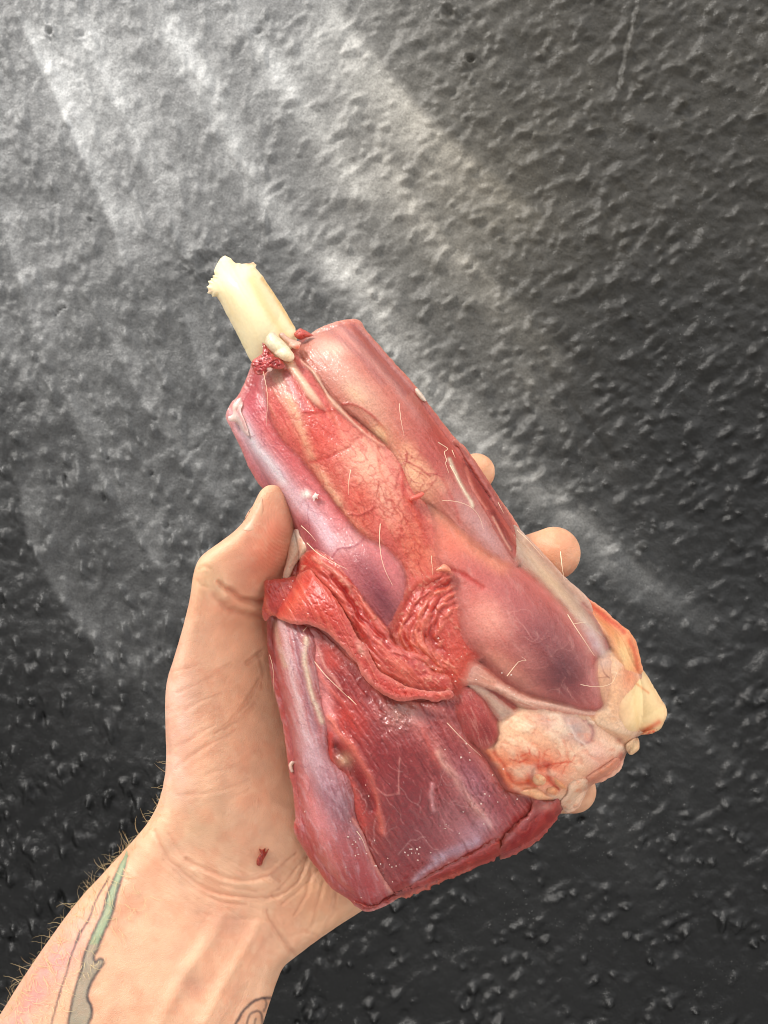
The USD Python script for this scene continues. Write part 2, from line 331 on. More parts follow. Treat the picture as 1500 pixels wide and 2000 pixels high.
# ---------------------------------------------------------------- the wall
def build_wall():
    rng = np.random.default_rng(4)
    def axis(a, b, fine, lo, hi):
        out = list(np.arange(a, b + fine, fine)); st = fine
        left, x, st = [], a, fine
        while x > lo: st = min(st * 1.05, 60); x -= st; left.append(max(x, lo))
        right, x, st = [], out[-1], fine
        while x < hi: st = min(st * 1.05, 60); x += st; right.append(min(x, hi))
        return np.array(left[::-1] + out + right)
    m_px = S * (D + YW) / D
    xs = axis(-80, 1580, 3.7, -1.7 / m_px + 750, 1.7 / m_px + 750)
    ys = axis(-80, 2080, 3.7, 1000 - 1.2 / m_px, 1000 + ZC / m_px)
    X, Y = np.meshgrid(xs, ys); V = np.stack([X.ravel(), Y.ravel()], 1)
    # relief of the render under the paint
    H = 14 * (fbm(np.c_[V / 190, np.zeros(len(V))], 3, 5) - .5) + (12 - 7 * np.exp(-((V[:, 0] - 300) / 480) ** 2 - ((V[:, 1] - 200) / 450) ** 2)) * (turb(V / 38, 1.0, 9) - .5)
    q = np.where(V[:, :1] < 520, rot2(V, 80), rot2(V, -38))
    H += 8 * sstep(.46, .8, turb(q / (36, 18), 2.5, 21, 3))
    H = H.reshape(X.shape)
    nb = 2700
    bx, by = np.r_[rng.uniform(-120, 1620, nb), rng.uniform(-1400, 2900, 9000)], np.r_[rng.uniform(-120, 2120, nb), rng.uniform(-900, 2900, 9000)]
    keep = np.r_[np.ones(nb, bool), ~((bx[nb:] > -120) & (bx[nb:] < 1620) & (by[nb:] > -120) & (by[nb:] < 2120))]; bx, by = bx[keep], by[keep]
    for x, y in zip(bx, by):
        calm = 1 - .72 * math.exp(-((x - 300) / 520) ** 2 - ((y - 200) / 480) ** 2)
        if x > 950 and y < 750: calm *= .66
        if rng.random() < .25: calm *= 1.5
        sa, sb = (rng.uniform(5, 9), rng.uniform(3.5, 5.5)) if rng.random() < .6 else (rng.uniform(8, 17), rng.uniform(5, 8.5))
        t = (x / 1500); ang = math.radians((95 - 25 * rng.random()) * (1 - min(1, max(0, (x - 300) / 500))) + (140 + rng.normal(0, 14)) * min(1, max(0, (x - 300) / 500)))
        dk = min(1, max(0, (x * .55 + y * .75 - 420) / 500)); a = calm * (1 + .7 * dk) * rng.uniform(1.2, 3.2) * rng.uniform(1, 2.6) * (1 if rng.random() < .93 else -.7) * (1.35 if x < 500 and y > 900 else 1)
        i0, i1 = np.searchsorted(xs, [x - 48, x + 48]); j0, j1 = np.searchsorted(ys, [y - 48, y + 48])
        dx, dy = X[j0:j1, i0:i1] - x, Y[j0:j1, i0:i1] - y
        p, r = dx * math.cos(ang) + dy * math.sin(ang), -dx * math.sin(ang) + dy * math.cos(ang)
        H[j0:j1, i0:i1] += a * np.exp(-((p / sa) ** 2 + (r / sb) ** 2) ** 1.05)
    H = H.ravel()
    for x, y, r, dep, ring in ((97, 62, 6, 10, 7), (918, 117, 7, 9, 6), (876, 25, 9, 6, 5), (211, 896, 4, 8, 2), (294, 926, 4, 7, 2), (540, 934, 4, 6, 1), (157, 66, 7, 6, 2), (505, 62, 6, 8, 2),
                               (176, 430, 4, 6, 2), (302, 818, 4, 6, 1), (625, 1985, 12, -14, 0), (615, 1962, 10, -12, 0), (1333, 241, 5, -6, 0), (1275, 273, 5, 6, 0), (405, 512, 16, 7, 5), (412, 545, 12, 7, 3)):
        d = np.hypot(V[:, 0] - x, (V[:, 1] - y) * 1.2) * (.7 + .6 * noise(np.c_[V / 6, np.zeros(len(V))], 3))
        H += -dep * np.exp(-(d / r) ** 2) + ring * np.exp(-((d - 2 * r) / (.6 * r)) ** 2)
    for pts, w, a in (([(1252, -5), (1236, 60), (1221, 130), (1214, 170)], 4, 5), ([(1240, -5), (1226, 60), (1211, 130), (1206, 170)], 3, -4), ([(1206, 180), (1202, 230)], 4, 3),
                      ([(109, 617), (114, 607), (128, 600)], 2, -7), ([(127, 930), (130, 962)], 1.8, -9), ([(400, 855), (385, 872), (368, 880)], 2, -5), ([(1200, 900), (1130, 810), (1050, 700)], 9, -5)):
        H += a * np.exp(-(dist(V, pts, 30) / w) ** 2)
    # wall tones: grey mist, with light falloff to right and bottom painted in
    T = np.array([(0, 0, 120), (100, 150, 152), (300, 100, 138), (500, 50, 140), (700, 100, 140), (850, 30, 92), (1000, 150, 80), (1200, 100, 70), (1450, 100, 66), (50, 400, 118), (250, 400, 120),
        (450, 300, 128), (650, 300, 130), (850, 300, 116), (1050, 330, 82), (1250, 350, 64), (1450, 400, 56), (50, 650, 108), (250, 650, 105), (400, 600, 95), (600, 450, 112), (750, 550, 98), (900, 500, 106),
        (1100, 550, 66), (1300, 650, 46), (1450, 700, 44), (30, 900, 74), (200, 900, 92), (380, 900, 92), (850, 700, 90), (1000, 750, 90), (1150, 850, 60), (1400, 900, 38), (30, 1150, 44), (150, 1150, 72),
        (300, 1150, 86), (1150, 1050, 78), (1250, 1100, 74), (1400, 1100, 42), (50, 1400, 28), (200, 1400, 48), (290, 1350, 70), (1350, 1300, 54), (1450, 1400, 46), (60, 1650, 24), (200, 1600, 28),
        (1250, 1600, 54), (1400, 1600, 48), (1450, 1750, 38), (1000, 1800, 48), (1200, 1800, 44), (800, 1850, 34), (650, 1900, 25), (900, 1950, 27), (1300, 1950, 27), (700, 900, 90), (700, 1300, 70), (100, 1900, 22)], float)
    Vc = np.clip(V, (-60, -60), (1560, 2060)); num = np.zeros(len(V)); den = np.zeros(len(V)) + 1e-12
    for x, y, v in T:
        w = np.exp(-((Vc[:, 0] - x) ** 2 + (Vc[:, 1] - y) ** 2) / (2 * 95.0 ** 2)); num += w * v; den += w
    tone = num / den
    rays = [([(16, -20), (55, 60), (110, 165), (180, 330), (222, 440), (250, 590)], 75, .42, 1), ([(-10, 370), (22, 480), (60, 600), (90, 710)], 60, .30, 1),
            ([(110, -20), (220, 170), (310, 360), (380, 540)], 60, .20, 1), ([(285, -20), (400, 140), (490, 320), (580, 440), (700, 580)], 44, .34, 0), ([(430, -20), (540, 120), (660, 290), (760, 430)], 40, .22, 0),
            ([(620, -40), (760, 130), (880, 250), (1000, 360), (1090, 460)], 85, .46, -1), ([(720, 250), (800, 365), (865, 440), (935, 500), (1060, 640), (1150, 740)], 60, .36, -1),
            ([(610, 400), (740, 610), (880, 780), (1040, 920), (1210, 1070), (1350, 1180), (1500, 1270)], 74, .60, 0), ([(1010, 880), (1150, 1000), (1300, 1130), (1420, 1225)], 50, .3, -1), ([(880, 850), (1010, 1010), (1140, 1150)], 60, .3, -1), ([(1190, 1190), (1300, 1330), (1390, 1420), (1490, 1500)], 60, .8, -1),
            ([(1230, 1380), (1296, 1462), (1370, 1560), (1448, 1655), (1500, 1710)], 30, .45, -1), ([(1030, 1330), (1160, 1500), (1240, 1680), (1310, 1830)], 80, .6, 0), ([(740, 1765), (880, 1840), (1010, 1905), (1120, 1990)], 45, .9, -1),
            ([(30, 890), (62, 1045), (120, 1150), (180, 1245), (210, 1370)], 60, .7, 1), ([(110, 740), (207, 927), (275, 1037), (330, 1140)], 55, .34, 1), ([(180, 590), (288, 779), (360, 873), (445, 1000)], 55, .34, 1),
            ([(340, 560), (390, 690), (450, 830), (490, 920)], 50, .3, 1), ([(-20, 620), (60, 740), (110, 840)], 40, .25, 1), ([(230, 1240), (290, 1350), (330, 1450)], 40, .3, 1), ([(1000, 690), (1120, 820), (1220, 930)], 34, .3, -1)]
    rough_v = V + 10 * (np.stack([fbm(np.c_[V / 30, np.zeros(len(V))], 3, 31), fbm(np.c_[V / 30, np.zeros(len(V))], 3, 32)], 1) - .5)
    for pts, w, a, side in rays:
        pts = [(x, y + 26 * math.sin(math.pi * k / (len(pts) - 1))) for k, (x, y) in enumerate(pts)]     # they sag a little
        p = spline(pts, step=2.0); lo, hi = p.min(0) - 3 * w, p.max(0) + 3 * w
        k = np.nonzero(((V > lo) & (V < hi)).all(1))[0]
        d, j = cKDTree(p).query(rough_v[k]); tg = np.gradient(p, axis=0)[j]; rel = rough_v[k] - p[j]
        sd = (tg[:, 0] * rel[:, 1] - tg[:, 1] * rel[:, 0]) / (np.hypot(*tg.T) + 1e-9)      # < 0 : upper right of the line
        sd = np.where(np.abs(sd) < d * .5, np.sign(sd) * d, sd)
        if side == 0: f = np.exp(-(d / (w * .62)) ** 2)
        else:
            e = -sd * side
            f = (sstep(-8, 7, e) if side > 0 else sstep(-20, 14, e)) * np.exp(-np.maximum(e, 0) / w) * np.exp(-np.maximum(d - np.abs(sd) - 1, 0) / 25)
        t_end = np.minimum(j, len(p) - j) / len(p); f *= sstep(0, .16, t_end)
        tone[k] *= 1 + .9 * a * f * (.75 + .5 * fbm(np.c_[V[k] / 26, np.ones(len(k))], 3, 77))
    tone = tone * (1 - .18 * sstep(950, 1300, V[:, 0]) * sstep(450, 850, V[:, 1])) * (1 - .32 * sstep(1150, 1800, V[:, 1]))  # dims right and bottom further, part of the painted falloff
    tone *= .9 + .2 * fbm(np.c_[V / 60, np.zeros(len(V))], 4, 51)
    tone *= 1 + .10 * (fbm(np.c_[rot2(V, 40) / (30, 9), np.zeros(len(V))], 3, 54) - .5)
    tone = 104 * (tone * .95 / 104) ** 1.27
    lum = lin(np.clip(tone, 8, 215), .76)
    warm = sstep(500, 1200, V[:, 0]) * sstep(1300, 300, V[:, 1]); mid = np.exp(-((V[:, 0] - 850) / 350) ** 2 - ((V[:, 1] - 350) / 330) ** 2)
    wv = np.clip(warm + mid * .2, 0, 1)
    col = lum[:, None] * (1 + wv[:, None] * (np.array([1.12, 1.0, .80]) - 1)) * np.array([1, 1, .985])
    y = YW - H * m_px
    k = (D + YW) / D
    v = np.stack([(V[:, 0] - 750) * S * k, y, ZC + (1000 - V[:, 1]) * S * k], 1)
    ny, nx = X.shape; I = np.arange(nx * ny).reshape(ny, nx)
    a, b, c, d = I[:-1, :-1].ravel(), I[1:, :-1].ravel(), I[1:, 1:].ravel(), I[:-1, 1:].ravel()
    f = np.vstack([np.c_[a, b, c], np.c_[a, c, d]])
    # close it into a slab 0.2 m thick
    ring = np.concatenate([I[0, :], I[1:, -1], I[-1, -2::-1], I[-2:0:-1, 0]])
    n0 = len(v); rv = v[ring].copy(); rv[:, 1] = YW + .2
    v = np.vstack([v, rv, [[0, YW + .2, ZC]]]); m = len(ring); j = np.arange(m); j2 = (j + 1) % m
    f = np.vstack([f, np.c_[ring[j], ring[j2], n0 + j2], np.c_[ring[j], n0 + j2, n0 + j], np.c_[n0 + j, n0 + j2, np.full(m, n0 + m)]])
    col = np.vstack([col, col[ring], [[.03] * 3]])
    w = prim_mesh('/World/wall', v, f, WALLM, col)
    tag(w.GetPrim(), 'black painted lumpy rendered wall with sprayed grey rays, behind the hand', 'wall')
build_wall()

# ---------------------------------------------------------------- the hand and forearm
OUT_HAND = [(530, 946), (553, 955), (570, 985), (578, 1028), (572, 1075), (555, 1120), (535, 1152), (517, 1170), (520, 1200), (530, 1235), (560, 1240), (620, 1180), (690, 1150), (760, 1200), (830, 1300), (880, 1420), (890, 1530), (850, 1650), (770, 1735),
            (705, 1778), (660, 1806), (625, 1830), (580, 1864), (553, 1886), (540, 1912), (521, 1968), (508, 2010), (474, 2110), (400, 2260), (250, 2490), (150, 2560), (-200, 2520), (-310, 2430), (-240, 2330), (-90, 2120), (-8, 1998), (40, 1922), (92, 1845), (150, 1766), (200, 1710), (252, 1654), (288, 1612), (310, 1573), (323, 1525), (327, 1470), (324, 1380), (328, 1330), (340, 1290), (356, 1235), (371, 1175), (377, 1132), (383, 1106), (396, 1085), (430, 1060), (460, 1037), (480, 1015), (497, 984), (510, 957)]
ZMID = np.array([(535, 985, 62), (500, 1060, 62), (445, 1140, 45), (420, 1230, 20), (410, 1350, -15), (420, 1450, -25), (450, 1560, -28), (550, 1500, -118), (545, 1300, -125), (650, 1300, -165), (700, 1450, -178), (800, 1300, -180), (840, 1500, -172), (650, 1650, -135),
                 (760, 1650, -140), (560, 1690, -78), (430, 1720, -30), (340, 1700, -22), (600, 1800, -70), (300, 1850, 12), (450, 1900, 2), (150, 1950, 60), (500, 2050, 36), (0, 2100, 92), (250, 2150, 80), (300, 2300, 110), (-150, 2280, 130), (-100, 2450, 150)], float)
CAP = np.array([(535, 985, 62), (445, 1140, 70), (420, 1300, 95), (430, 1480, 105), (560, 1450, 85), (700, 1450, 80), (850, 1450, 75), (700, 1700, 80), (430, 1720, 118), (560, 1780, 100), (300, 1900, 135), (100, 2100, 145), (400, 2200, 140)], float)
FINGERS = {'index': [(660, 1220, -165, 60), (790, 1075, -190, 50), (885, 970, -120, 44), (930, 922, -55, 37)],
           'middle': [(735, 1310, -175, 60), (890, 1190, -205, 54), (1010, 1110, -130, 52), (1082, 1081, -45, 52)],
           'ring': [(790, 1420, -178, 58), (960, 1360, -215, 52), (1085, 1320, -150, 48), (1150, 1305, -80, 44)],
           'little': [(810, 1530, -170, 54), (950, 1540, -195, 47), (1050, 1545, -150, 44), (1122, 1546, -95, 43)]}
def build_hand():
    g = 5.0
    xs, ys, hs = np.arange(-360, 1230, g, dtype=np.float32), np.arange(850, 2620, g, dtype=np.float32), np.arange(-300, 330, g, dtype=np.float32)
    sol = Solid2(OUT_HAND, 4.0)
    X, Y = np.meshgrid(xs, ys, indexing='ij'); P = np.stack([X.ravel(), Y.ravel()], 1)
    u = sol.u_at(P)
    ins = shapely.contains_xy(sol.poly, P[:, 0], P[:, 1]); dd = sol.tree.query(P)[0]
    zc = RBFInterpolator(ZMID[:, :2], ZMID[:, 2], kernel='thin_plate_spline', smoothing=2)(P)
    zc = np.clip(zc, -200, 175)
    cap = np.clip(RBFInterpolator(CAP[:, :2], CAP[:, 2], kernel='linear')(P), 45, 150)
    near = sstep(1240, 1080, P[:, 1]); kap = .72 + .25 * near
    t = cap * np.tanh(kap * np.sqrt(np.maximum(u, 0)) / cap)
    # bulges of the palm side (thenar, heel, tendons) by (x, y, rx, ry, angle, height)
    t2 = np.where(ins, t * t, -dd * 60).reshape(X.shape); t2 = gaussian_filter(t2, .8); zc = zc.reshape(X.shape)
    w = t2[:, :, None] - (hs[None, None, :] - zc[:, :, None].astype(np.float32)) ** 2
    gx, gy, gz = np.gradient(w, g)
    f = -w / np.maximum(np.sqrt(gx * gx + gy * gy + gz * gz), 20.0); del gx, gy, gz, w
    f = np.clip(f, -60, 60).astype(np.float32)
    def smin(a, b, k):
        hh = np.maximum(k - np.abs(a - b), 0) / k
        return np.minimum(a, b) - hh * hh * k * .25
    for ch in FINGERS.values():
        c = np.array(ch, float)
        sp = spline(c, step=14.0)
        lo, hi = sp[:, :3].min(0) - 110, sp[:, :3].max(0) + 110
        i0, i1 = np.searchsorted(xs, [lo[0], hi[0]]); j0, j1 = np.searchsorted(ys, [lo[1], hi[1]]); k0, k1 = np.searchsorted(hs, [lo[2], hi[2]])
        bx, by, bh = np.meshgrid(xs[i0:i1], ys[j0:j1], hs[k0:k1], indexing='ij')
        df = np.full(bx.shape, 60.0, np.float32)
        for a, b in zip(sp[:-1], sp[1:]):
            ab = b[:3] - a[:3]; L = ab @ ab
            tt = np.clip(((bx - a[0]) * ab[0] + (by - a[1]) * ab[1] + (bh - a[2]) * ab[2]) / L, 0, 1)
            df = np.minimum(df, np.sqrt((bx - a[0] - tt * ab[0]) ** 2 + (by - a[1] - tt * ab[1]) ** 2 + (bh - a[2] - tt * ab[2]) ** 2) - (a[3] + tt * (b[3] - a[3])))
        f[i0:i1, j0:j1, k0:k1] = smin(f[i0:i1, j0:j1, k0:k1], df, 26.0)
    # surface nets
    neg = f < 0
    cs = tuple(n - 1 for n in f.shape); cnt = np.zeros(cs, np.uint8)
    for o in np.ndindex(2, 2, 2): cnt += neg[o[0]:cs[0] + o[0], o[1]:cs[1] + o[1], o[2]:cs[2] + o[2]]
    act = (cnt > 0) & (cnt < 8); ci = np.argwhere(act); idx = -np.ones(cs, np.int64); idx[act] = np.arange(len(ci))
    acc = np.zeros((len(ci), 3)); num = np.zeros(len(ci))
    corners = list(np.ndindex(2, 2, 2))
    for a in corners:
        for ax in range(3):
            if a[ax] == 0:
                b = list(a); b[ax] = 1
                fa, fb = f[tuple((ci + a).T)].astype(float), f[tuple((ci + b).T)].astype(float)
                k = (fa < 0) != (fb < 0)
                p = np.tile(np.array(a, float), (len(ci), 1)); p[:, ax] = fa / np.where(k, fa - fb, 1)
                acc[k] += p[k]; num[k] += 1
    vv = (ci + acc / num[:, None]) * g + np.array([xs[0], ys[0], hs[0]])
    faces = []
    for ax in range(3):
        sl0 = [slice(1, -1)] * 3; n = [slice(None)] * 3
        A = neg; lo = [slice(1, -1)] * 3; hi = [slice(1, -1)] * 3; lo[ax] = slice(0, -1); hi[ax] = slice(1, None)
        s0, s1 = A[tuple(lo)], A[tuple(hi)]
        e = np.argwhere(s0 != s1); flip = s0[tuple(e.T)]
        e = e + 1; e[:, ax] -= 1
        b1, b2 = [(1, 2), (2, 0), (0, 1)][ax]
        q = []
        for d1, d2 in ((-1, -1), (0, -1), (0, 0), (-1, 0)):
            c = e.copy(); c[:, b1] += d1; c[:, b2] += d2; q.append(idx[tuple(c.T)])
        q = np.stack(q, 1); q[~flip] = q[~flip][:, ::-1]
        faces.append(q)
    q = np.vstack(faces); F = np.vstack([q[:, [0, 1, 2]], q[:, [0, 2, 3]]])
    F = F[(F >= 0).all(1)]
    tm = trimesh.Trimesh(vv, F, process=False)
    trimesh.smoothing.filter_taubin(tm, lamb=.5, nu=.52, iterations=6)
    v, F = trimesh.remesh.subdivide_loop(tm.vertices, tm.faces, 1)
    nrm = trimesh.Trimesh(v, F, process=False).vertex_normals
    # seen from h+: make the normals point outwards
    tmv = trimesh.Trimesh(v, F, process=False)
    if tmv.volume < 0: F = F[:, ::-1]; nrm = -nrm
    # the top surface, for nail, hair and blood
    top = np.full(X.shape, -300.0)
    kk = neg.shape[2] - 1 - np.argmax(neg[:, :, ::-1], axis=2); has = neg.any(2)
    ii = np.nonzero(has); k1 = kk[ii]; fa, fb = f[ii[0], ii[1], k1], f[ii[0], ii[1], np.minimum(k1 + 1, len(hs) - 1)]
    top[ii] = hs[k1] + g * fa / (fa - fb + 1e-9)
    return v, F, nrm, (xs, ys, top, g), sol
hv, hf, hn, HTOP, HSOL = build_hand()
def hand_top(x, y):
    xs, ys, top, g = HTOP
    return map_coordinates(top, [(np.atleast_1d(x) - xs[0]) / g, (np.atleast_1d(y) - ys[0]) / g], order=1)

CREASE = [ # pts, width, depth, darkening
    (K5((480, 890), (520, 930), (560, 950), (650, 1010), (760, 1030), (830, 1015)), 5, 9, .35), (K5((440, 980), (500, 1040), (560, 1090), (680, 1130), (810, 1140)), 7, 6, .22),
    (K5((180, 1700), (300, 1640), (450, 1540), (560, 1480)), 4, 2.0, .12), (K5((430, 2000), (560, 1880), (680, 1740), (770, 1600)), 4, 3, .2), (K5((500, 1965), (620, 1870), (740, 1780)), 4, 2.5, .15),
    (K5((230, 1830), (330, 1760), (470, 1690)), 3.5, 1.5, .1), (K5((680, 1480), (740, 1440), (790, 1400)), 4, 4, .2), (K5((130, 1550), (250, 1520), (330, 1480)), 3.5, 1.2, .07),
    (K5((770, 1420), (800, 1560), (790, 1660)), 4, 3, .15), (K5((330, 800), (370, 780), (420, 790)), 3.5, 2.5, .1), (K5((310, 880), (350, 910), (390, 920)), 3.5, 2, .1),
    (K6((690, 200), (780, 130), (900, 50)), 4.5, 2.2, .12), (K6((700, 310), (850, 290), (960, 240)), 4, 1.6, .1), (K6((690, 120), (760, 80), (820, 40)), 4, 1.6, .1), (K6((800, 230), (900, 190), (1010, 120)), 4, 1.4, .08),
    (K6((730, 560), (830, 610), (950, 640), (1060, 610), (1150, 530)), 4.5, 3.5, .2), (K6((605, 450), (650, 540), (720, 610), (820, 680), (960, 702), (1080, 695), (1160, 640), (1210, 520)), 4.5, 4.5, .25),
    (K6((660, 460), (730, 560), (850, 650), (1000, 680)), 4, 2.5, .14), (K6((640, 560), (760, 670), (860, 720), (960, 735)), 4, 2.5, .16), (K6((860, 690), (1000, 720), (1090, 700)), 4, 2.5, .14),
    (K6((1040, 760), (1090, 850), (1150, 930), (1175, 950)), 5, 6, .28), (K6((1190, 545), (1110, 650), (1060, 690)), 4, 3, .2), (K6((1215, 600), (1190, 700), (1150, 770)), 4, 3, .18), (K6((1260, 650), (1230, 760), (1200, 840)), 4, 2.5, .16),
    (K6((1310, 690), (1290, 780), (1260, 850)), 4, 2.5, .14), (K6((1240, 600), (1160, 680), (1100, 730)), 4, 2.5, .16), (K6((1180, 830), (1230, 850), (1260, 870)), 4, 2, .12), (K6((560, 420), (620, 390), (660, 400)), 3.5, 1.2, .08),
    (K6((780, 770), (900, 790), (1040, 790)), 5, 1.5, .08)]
RIDGE = [(K6((1010, 820), (950, 930), (870, 1060), (800, 1200)), 16, 7), (K6((860, 800), (800, 900), (700, 1050), (620, 1200)), 16, 5), (K6((560, 560), (480, 700), (380, 860)), 22, 3), (K5((520, 900), (500, 980)), 14, 5),
         (K5((460, 960), (640, 1080), (800, 1090)), 10, 4), (K6((760, 600), (900, 660), (1060, 650)), 8, 3)]
def paint_hand():
    rng = np.random.default_rng(8)
    V = hv[:, :2]; front = sstep(-.1, .35, hn[:, 2])
    nz = np.c_[V / 16.0, np.zeros(len(V))]
    U = V + 5 * (np.stack([fbm(nz, 3, 61), fbm(nz, 3, 62)], 1) - .5)
    dep = np.zeros(len(V)); dark = np.zeros(len(V))
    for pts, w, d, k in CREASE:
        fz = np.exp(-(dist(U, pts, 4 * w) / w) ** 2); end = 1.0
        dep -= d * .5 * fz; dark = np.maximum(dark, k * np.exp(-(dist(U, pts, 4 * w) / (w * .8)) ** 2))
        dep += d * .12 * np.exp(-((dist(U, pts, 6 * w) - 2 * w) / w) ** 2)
    for pts, w, d in RIDGE: dep += d * np.exp(-(dist(U, pts, 3 * w) / w) ** 2)
    for x, y, rx, ry, ang, a in ((430, 1420, 70, 130, 10, 12), (500, 1590, 90, 60, 20, 10), (505, 1075, 36, 60, 25, 6), (450, 1230, 40, 40, 0, -5), (640, 1740, 50, 40, 30, 6)):
        q = rot2(V - (x, y), ang); dep += a * np.exp(-(q[:, 0] / rx) ** 2 - (q[:, 1] / ry) ** 2)
    # wrinkled skin of the wrist and thenar edge, finger print ridges on the thumb pad
    q = rot2(U, 35) ; wr = fbm(np.c_[q / (40, 5.5), np.zeros(len(V))], 3, 71) - .5
    dep += 3.0 * wr * np.exp(-((V[:, 0] - 460) / 190) ** 2 - ((V[:, 1] - 1720) / 75) ** 2)
    dep += 1.6 * (fbm(np.c_[rot2(U, -30) / (45, 6), np.ones(len(V))], 3, 72) - .5) * np.exp(-((V[:, 0] - 390) / 70) ** 2 - ((V[:, 1] - 1400) / 170) ** 2)
    dep += 5.0 * (fbm(np.c_[V / 70, np.zeros(len(V))], 3, 73) - .5)
    pr = np.hypot((V[:, 0] - 560), (V[:, 1] - 1010) * .8)
    dep += .5 * np.sin(pr * 1.05 + 4 * fbm(np.c_[V / 60, np.zeros(len(V))], 2, 74)) * np.exp(-((V[:, 0] - 530) / 45) ** 2 - ((V[:, 1] - 1050) / 80) ** 2)
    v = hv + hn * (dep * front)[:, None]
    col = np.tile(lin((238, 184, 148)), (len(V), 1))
    def blob(x, y, rx, ry, ang, c, a):
        nonlocal col
        q = rot2(U - (x, y), ang); f = (a * np.exp(-(q[:, 0] / rx) ** 2 - (q[:, 1] / ry) ** 2))[:, None]; col = col * (1 - f) + lin(c) * f
    for b in ((525, 1070, 52, 85, 20, (230, 128, 100), .85), (480, 1215, 60, 40, 0, (234, 160, 122), .6), (470, 1350, 60, 120, 10, (236, 165, 125), .45), (345, 1420, 34, 180, 0, (244, 204, 190), .6), (500, 1590, 110, 70, 10, (220, 168, 134), .5),  # pale left edge of the thumb base: highlight painted into the skin
              (450, 1810, 90, 40, 30, (216, 148, 120), .55), (380, 1930, 30, 22, 0, (196, 128, 105), .5), (620, 1760, 80, 60, 30, (232, 165, 118), .5), (400, 1130, 40, 30, 0, (240, 205, 160), .6), (540, 1250, 30, 60, 0, (215, 140, 110), .6),
              (110, 1880, 110, 34, -52, (216, 140, 138), .75), (60, 1960, 60, 22, -52, (205, 125, 130), .5), (30, 2010, 40, 30, 0, (165, 120, 130), .4), (460, 1880, 60, 30, -50, (226, 172, 136), .5), (1085, 1075, 60, 60, 0, (232, 152, 112), .7),  # pink-lilac forearm edge: tint of sky light painted into the skin
              (935, 915, 50, 50, 0, (234, 164, 122), .7), (1130, 1560, 60, 50, 0, (215, 150, 115), .7), (560, 1420, 30, 120, 0, (226, 160, 125), .4), (350, 1610, 60, 40, 0, (238, 200, 158), .5)): blob(*b)
    n1 = fbm(np.c_[V / 34, np.zeros(len(V))], 4, 81); n2 = fbm(np.c_[V / 11, np.ones(len(V))], 3, 82)
    f = (.42 * sstep(.45, .72, n1))[:, None]; col = col * (1 - f) + lin((230, 158, 122)) * f
    f = (.28 * sstep(.5, .8, n2))[:, None]; col = col * (1 - f) + lin((240, 194, 160)) * f
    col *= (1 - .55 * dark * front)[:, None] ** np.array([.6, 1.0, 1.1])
    # tattoo inks
    ink, green = lin((46, 40, 48)), lin((150, 170, 140))
    Lo = Z6((935, 225), (880, 330), (820, 470), (780, 570), (755, 680), (700, 800), (645, 920), (610, 1020), (590, 1120), (560, 1210), (530, 1330), (510, 1430), (497, 1510), (480, 1640), (470, 1800))
    Ro = Z6((940, 260), (912, 370), (882, 460), (852, 560), (830, 660), (800, 750), (750, 860), (715, 950), (688, 1010), (700, 1045), (730, 1022), (758, 1045), (722, 1110), (682, 1170), (650, 1240), (640, 1310), (668, 1370), (672, 1430), (640, 1520), (600, 1640), (600, 1800))
    pg = shapely.Polygon(np.vstack([spline(Lo), spline(Ro)[::-1]])).buffer(0); shapely.prepare(pg)
    Ui = V + 2.0 * (np.stack([fbm(np.c_[V / 6, np.zeros(len(V))], 2, 91), fbm(np.c_[V / 6, np.zeros(len(V))], 2, 92)], 1) - .5)
    k = shapely.contains_xy(pg, Ui[:, 0], Ui[:, 1]) & (hn[:, 2] > -.2)
    ink_n = (.72 + .2 * n2)
    gcol = lin((146, 172, 136)) * sstep(1700, 1850, V[:, 1])[:, None] * 0 + np.where((V[:, 1] < 1845)[:, None], lin((140, 172, 136)), lin((158, 152, 132)))
    col[k] = col[k] * (1 - ink_n[k, None]) + gcol[k] * ink_n[k, None]
    L2 = Z6((800, 425), (740, 520), (690, 620), (650, 740), (590, 830), (550, 930), (515, 1020), (490, 1120), (450, 1230), (420, 1340), (390, 1440), (375, 1510), (350, 1640), (330, 1800))
    for pts, w, a in ((Lo, 3.1, .8), (Ro, 3.4, .85), (L2, 2.6, .75), (K6((915, 1210), (950, 1150), (990, 1112), (1030, 1098), (1060, 1100)), 3.2, .85), (K6((965, 1200), (975, 1165), (1000, 1150), (1020, 1160), (1025, 1200)), 2.8, .7),
                      (K6((1030, 1098), (1040, 1120), (1030, 1150)), 2.6, .6), (K6((990, 1210), (1000, 1180)), 2.4, .6), (Z6((590, 820), (575, 850), (560, 900)), 4.0, .5)):
        f = (a * np.exp(-(dist(Ui, pts, 12) / w) ** 2.6) * (hn[:, 2] > -.2) * (.7 + .5 * n1) * sstep(1655, 1740, V[:, 1]) ** .6)[:, None]; f = np.clip(f, 0, .92); col = col * (1 - f) + ink * f
    return v, col
hv2, hcol = paint_hand()
person = UsdGeom.Xform.Define(stage, '/World/person').GetPrim()
tag(person, 'left hand and hairy tattooed forearm in bare skin, gripping the raw shank from behind', 'person')
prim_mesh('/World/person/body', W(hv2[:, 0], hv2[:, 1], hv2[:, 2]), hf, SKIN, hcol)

def curves(path, lines, width, mat):
    pts = np.vstack(lines); c = UsdGeom.BasisCurves.Define(stage, path)
    c.CreateTypeAttr('linear'); c.CreateCurveVertexCountsAttr([len(l) for l in lines])
    c.CreatePointsAttr(Vt.Vec3fArray.FromNumpy(pts.astype(np.float32)))
    ws = np.concatenate([width[i] * np.linspace(1, .25, len(l)) for i, l in enumerate(lines)])
    c.CreateWidthsAttr(Vt.FloatArray.FromNumpy(ws.astype(np.float32))); c.SetWidthsInterpolation('vertex')
    UsdShade.MaterialBindingAPI.Apply(c.GetPrim()).Bind(mat)
    return c

